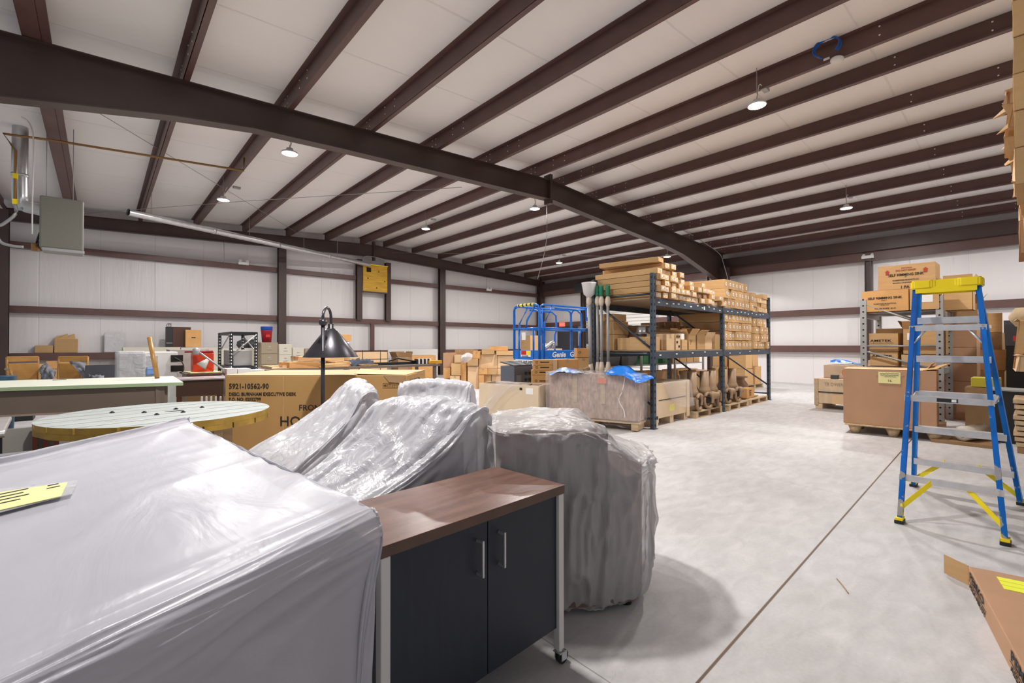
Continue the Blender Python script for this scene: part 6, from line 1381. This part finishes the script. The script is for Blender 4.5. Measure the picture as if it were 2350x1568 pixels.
b = BM(); add_tube(b, [(0, 0, 0), (.0, .0, .05), (-.30, -.04, .30)], .014, 8); obj('arm', b, GREYST, t); b = BM(); add_lathe(b, [(.02, 0), (.035, .04), (.07, .13), (.065, .13), (.03, .04)], 18, M=Matrix.Translation((-.2, -.05, .20)) @ Matrix.Rotation(PI+.7, 4, 'Y'), cap=False); obj('lamp_shade', b, OFFW, t)
b = BM(); add_lathe(b, [(.03, 0), (.045, .03), (.045, .08), (.02, .1)], 14, M=Matrix.Translation((-.34, -.04, .27))); obj('joint', b, GREYST, t)
b = BM(); add_tube(b, [(0, 0, .02), (.03, -.03, -.1), (.02, -.05, -.35), (.1, -.05, -.5)], .007, 6, smooth=5); obj('cord', b, BLACK, t)
# marble topped table and white radiator
t = thing('marble_topped_table', 'dark brown side table with a pale stone top below the red case', 'table', tuple(onD(460, 866, 5.9))[:2]+(0,), -.12)
b = BM(); add_box(b, (0, .2, .83), (.56, .5, .02), bev=.003); obj('table_top', b, mat('grey_veined_stone', (.38, .33, .34), .25, noise_s=5, noise_a=.3), t); b = BM(); add_box(b, (0, .2, .72), (.50, .44, .2)); obj('apron', b, mat('dark_brown_stain', (.05, .022, .012), .45), t)
for x in (-.22, .22):
    for y in (.0, .4): b = BM(); add_box(b, (x, y, .31), (.05, .05, .62)); obj('leg', b, MAHOG, t)
p = onD(490, 925, 5.15)
t = thing('slatted_white_rack', 'white slatted peg rack standing right behind the spool table', 'rack', (p.x, p.y, 0), -.72)
b = BM(); add_box(b, (0, .03, .58), (.30, .03, .04)); add_box(b, (0, .03, .1), (.30, .03, .04)); obj('cross_bar', b, OFFW, t)
for k in range(6): b = BM(); add_box(b, (-.13+k*.052, 0, .345), (.016, .02, .69), bev=.005); obj('peg', b, OFFW, t)
b = BM(); add_box(b, (.17, 0, .36), (.03, .04, .72)); obj('end_post', b, OFFW, t)
# grey cabinet and wood slats under the spool table's far side
b = BM(); add_box(b, (-.35, 5.35, .30), (1.3, .04, .6)); o = obj('grey_partition', b, mat('warm_grey_panel', (.30, .28, .26), .6)); tag(o, 'grey partition panel on the floor seen under the spool table', 'panel')
for k in range(3): b = BM(); add_box(b, (-.38+k*.06, 5.28, .31), (.03, .05, .62)); tag(obj('timber_upright', b, MAHOG), 'upright dark wooden slat under the spool table, %s from the left' % ORD[k], 'slat', 'upright slats under the spool table')
# copier in plastic etc. beyond the pale green counter
t, w, h = solidbox('wrapped_copier', 'grey office machine under clear plastic beyond the pale green counter', 'machine', 272, 330, 806, 860, 8.6, .5, GREYST, floor=True)
b = BM(); add_box(b, (0, .3, h/2), (w, .6, h-.02), bev=.01); obj('casing', b, mat('machine_light_grey', (.33, .32, .32), .5), t); b = BM(); add_box(b, (0, .3, h/2), (w+.06, .66, h), bev=.04); obj('film', b, CLEARP, t)
t, w, h = solidbox('white_machine', 'white office machine with open bays beyond the counter', 'machine', 331, 408, 808, 860, 8.6, .5, WPL, floor=True)
b = BM(); add_box(b, (0, .3, h/2), (w, .55, h), bev=.01); obj('casing', b, WPL, t)
for x, z, ww, hh in ((-.12, -.14, .16, .16), (.19, -.10, .15, .10), (.19, -.25, .15, .09)): b = BM(); add_box(b, (x, .015, h+z), (ww, .02, hh)); obj('open_bay', b, CASTD if x > 0 else CLEARP, t)
b = BM(); add_box(b, (-.12, -.01, h-.28), (.12, .03, .12), bev=.02); obj('blue_part', b, TARPL, t); b = BM(); add_tube(b, [(.15, -.01, h-.08), (.25, -.03, h-.16), (.27, -.02, h-.28), (.22, -.01, h-.32)], .008, 6, smooth=4); obj('cable', b, BLACK, t)
b = BM(); c_ = onZ(361, 868, .914); a_ = onD(343, 775, (c_-CAM).dot(_f)+.1); add_tube(b, [tuple(a_), tuple(c_)], .022, 10); tag(obj('wooden_stick', b, OAK), 'upright wooden tool handle leaning over the pale green counter', 'tool handle')
t, w, h = solidbox('grey_board', 'dark grey board standing behind the counter, left of the wrapped machine', 'board', 195, 271, 838, 862, 12.5, .1, CHAR, floor=True); b = BM(); add_box(b, (0, .05, h/2), (w, .03, h)); obj('board', b, CHAR, t)
pcar('long tan carton behind the two oak chairs', 25, 104, 836, 862, 15.6, .5, floor=True, m=CARDL); pcar('tan carton tilted between the two oak chairs', 106, 158, 829, 862, 15.8, .4, floor=True, m=CARDO)
# oak armchairs
def oakchair(label, px, D, rz):
    p = onD(px, 865, D); t = thing('oak_armchair', label, 'chair', (p.x, p.y, 0), rz, 'golden oak armchairs beyond the counter')
    for s in (-1, 1):
        b = BM(); add_tube(b, [(s*.27, -.22, 0), (s*.27, -.22, .6), (s*.27, -.18, .74), (s*.27, -.05, .79), (s*.26, .2, .78)], lambda u: .026, 10, smooth=5); obj('arm', b, OAK, t)
        b = BM(); add_tube(b, [(s*.23, .26, 0), (s*.23, .24, .45), (s*.23, .30, 1.02)], .022, 8, smooth=4); obj('rear_leg', b, OAK, t)
    b = BM(); add_box(b, (0, 0, .45), (.5, .48, .07), bev=.02); obj('seat', b, CLOTHG, t)
    b = BM(); add_box(b, (0, .29, .98), (.48, .03, .12), bev=.012); add_box(b, (0, .26, .72), (.44, .025, .34), bev=.01); obj('backrest', b, OAK, t)
    return t
oakchair('golden oak armchair beyond the counter, left of the pair', 62, 9.6, .3)
oakchair('golden oak armchair beyond the counter, right of the pair', 156, 9.6, -.25)
def cloth(label, pts, sd): return drape('grey_cloth', label, pts, CLOTHG, .06, 'cloth', sd)
o_ = [[onD(88, 845, 9.4), onD(104, 836, 9.4), onD(118, 842, 9.4), onD(126, 850, 9.4)], [onD(90, 858, 9.2), onD(104, 852, 9.2), onD(116, 856, 9.2), onD(126, 862, 9.2)], [onD(96, 872, 9.2), onD(106, 872, 9.2), onD(116, 872, 9.2), onD(120, 876, 9.2)]]; cloth('crumpled grey cloth draped between the oak armchairs', o_, 2)
o_ = [[onD(158, 832, 9.5), onD(180, 830, 9.5), onD(205, 842, 9.5), onD(240, 858, 9.5)], [onD(176, 848, 9.3), onD(192, 850, 9.3), onD(208, 858, 9.3), onD(238, 870, 9.3)], [onD(190, 872, 9.3), onD(200, 874, 9.3), onD(212, 876, 9.3), onD(236, 878, 9.3)]]; cloth('crumpled grey cloth hanging over the right oak armchair', o_, 6)
p = onD(8, 866, 6.9); t = thing('blue_pail', 'small blue metal pail at the left edge beyond the counter', 'bucket', (p.x, p.y, 0), 0); b = BM(); add_lathe(b, [(.11, 0), (.14, .8), (.145, .81), (.135, .81)], 20); obj('pail', b, mat('dull_blue_metal', (.05, .12, .2), .4, .3), t)
# under and behind the counter
for i, (px, D, w, h, m_, lb) in enumerate(((15, 7.6, .6, .5, BLACK, 'black case on the floor under the counter at the left edge'), (172, 7.0, .25, .62, MAHOG, 'brown wooden box on the floor under the counter'), (240, 7.4, .5, .7, CHAR, 'charcoal box on the floor under the counter, right side'))):
    p = onD(px, 950, D); b = BM(); add_box(b, (p.x, p.y+.25, h/2), (w, .4, h), bev=.01); tag(obj('storage_box', b, m_), lb, 'box')
# ================================================================ MIDDLE DISTANCE BEHIND THE DESK CARTON
t = thing('work_table', 'long low work table piled with flattened cartons behind the desk carton', 'table', (3.5, 8.6, 0), 0)
b = BM(); add_box(b, (.25, .4, .83), (3.5, .9, .04)); obj('table_top', b, TAUPE, t)
for x in (-1.4, .25, 1.9):
    for y in (0.02, .78): b = BM(); add_box(b, (x, y, .405), (.06, .06, .81)); obj('leg', b, TAUPE, t)
zt_ = .852
def onT(px, D=None, Y=8.75): return onY(px, 845, Y).x
for i, (a, c_, h, mm, dy, rz) in enumerate(((655, 724, .11, CARDO, .1, .06), (690, 765, .09, CARDL, .35, -.05), (728, 790, .07, CARD, .05, .03), (770, 803, .10, CARD, .25, .0), (618, 660, .05, CARDL, .2, .1), (820, 860, .04, CARD, .1, .02))):
    xa, xb = onT(a), onT(c_); carton('flattened carton on the long work table, %s from the left' % ('second', 'third', 'fourth', 'fifth', 'first', 'sixth')[i], ((xa+xb)/2, 8.75+dy, zt_+(.0 if i != 1 else .115)), (xb-xa, .5, h), rz, m=mm, group='flattened cartons on the work table', jit=.01)
b = BM(); patch(b, [[(onT(805), 8.7, .86), (onT(825), 8.7, .86), (onT(858), 8.7, .86)], [(onT(808), 8.85, .95), (onT(828), 8.85, 1.0), (onT(856), 8.85, .96)], [(onT(805), 9.05, .90), (onT(825), 9.05, .92), (onT(858), 9.05, .90)]], 8, .05, 6, 3, stretch=(1.5, 1.5, 0)); tag(obj('blue_grey_fabric', b, mat('slate_fabric', (.045, .055, .08), .9)), 'crumpled slate coloured fabric heap on the work table', 'fabric')
b = BM(); add_box(b, (onT(915), 8.9, .88), (.9, .12, .05), .02); add_tube(b, [(onT(895), 8.8, .93), (onT(915), 8.8, .99), (onT(960), 8.8, .90)], .018, 8); tag(obj('black_jack_bar', b, BLACK), 'black metal bar and handle lying on the work table', 'tool')
for k in range(8): b = BM(); x = onT(958+k*4.3); add_box(b, (x, 8.8, .91), (.035, .1, .11), bev=.003); tag(obj('small_jar', b, PAPER if k % 2 else BLACK), '%s small jar in the row on the work table, %s from the left' % ('white' if k % 2 else 'black', ORD[k]), 'jar', 'row of small jars on the work table')
b = BM(); add_box(b, (onT(997), 8.75, .89), (.3, .15, .07), bev=.01); tag(obj('yellow_orange_tool', b, mat('amber_plastic', (.65, .33, .02), .5)), 'amber coloured tool case at the right end of the work table', 'tool case')
# cartons by the gable wall right of the lamp
stackY([('tan carton high behind the cone lamp shade', 778, 805, 768, 786)], 13.0, .4, None) if 0 else None
pcar('dark tan cartons base behind the cone lamp shade', 752, 790, 812, 850, 12.6, .35, floor=True, m=CARD); pcar('tan carton right of the lamp shade with a white label', 803, 828, 812, 832, 12.6, .5, floor=True, m=CARDL)
pcar('upper tan carton behind the lamp shade', 767, 806, 768, 786.5, 13.0, .4, z0=1.38, m=CARDO); pcar('tall carton supporting the upper one behind the lamp shade', 768, 782, 787, 850, 13.05, .35, floor=True, m=CARDD)
p = onY(797, 810, 12.9); t = thing('silver_engine_part', 'silver mechanical part with round openings right of the lamp shade', 'machine part', (p.x, 13.0, 1.0), 0)
b = BM(); add_box(b, (.03, .15, -.5), (.22, .25, 1.0)); obj('support_crate', b, CARDD, t); b = BM(); add_box(b, (0, .1, .22), (.3, .2, .3), bev=.05); obj('housing', b, GALV, t)
for x, z in ((-.05, .2), (.08, .12)): b = BM(); add_cyl(b, (x, 0, z), (x, -.04, z), .055, seg=18); add_cyl(b, (x, -.04, z), (x, -.045, z), .03, seg=12); obj('round_opening', b, GREYST, t)
o = pcar('wide carton with black straps by the gable wall', 818, 889, 808, 850, 15.2, .5, floor=True, m=CARDL, tape=False)
w_ = o.dimensions.x
for x in (-.35, .3): b = BM(); add_box(b, (x, -.256, .55), (.02, .004, 1.1)); obj('black_strap', b, BLACK, o)
b = BM(); add_box(b, (0, -.257, .78), (1.3, .004, .015)); obj('black_strap', b, BLACK, o)
b = BM(); a_, c_ = onY(890, 830, 16.6), onY(1004, 830, 16.6); add_box(b, ((a_.x+c_.x)/2, 16.6, .55), (c_.x-a_.x, .04, 1.1)); tag(obj('white_board', b, WPL), 'large white board standing behind cartons by the gable wall', 'board')
pcar('torn open carton before the white board', 913, 944, 820, 850, 15.6, .5, floor=True, m=CARDD, flaps=True); pcar('large closed carton before the white board', 946, 1000, 816, 850, 15.5, .5, floor=True, m=CARDO)
#@@END
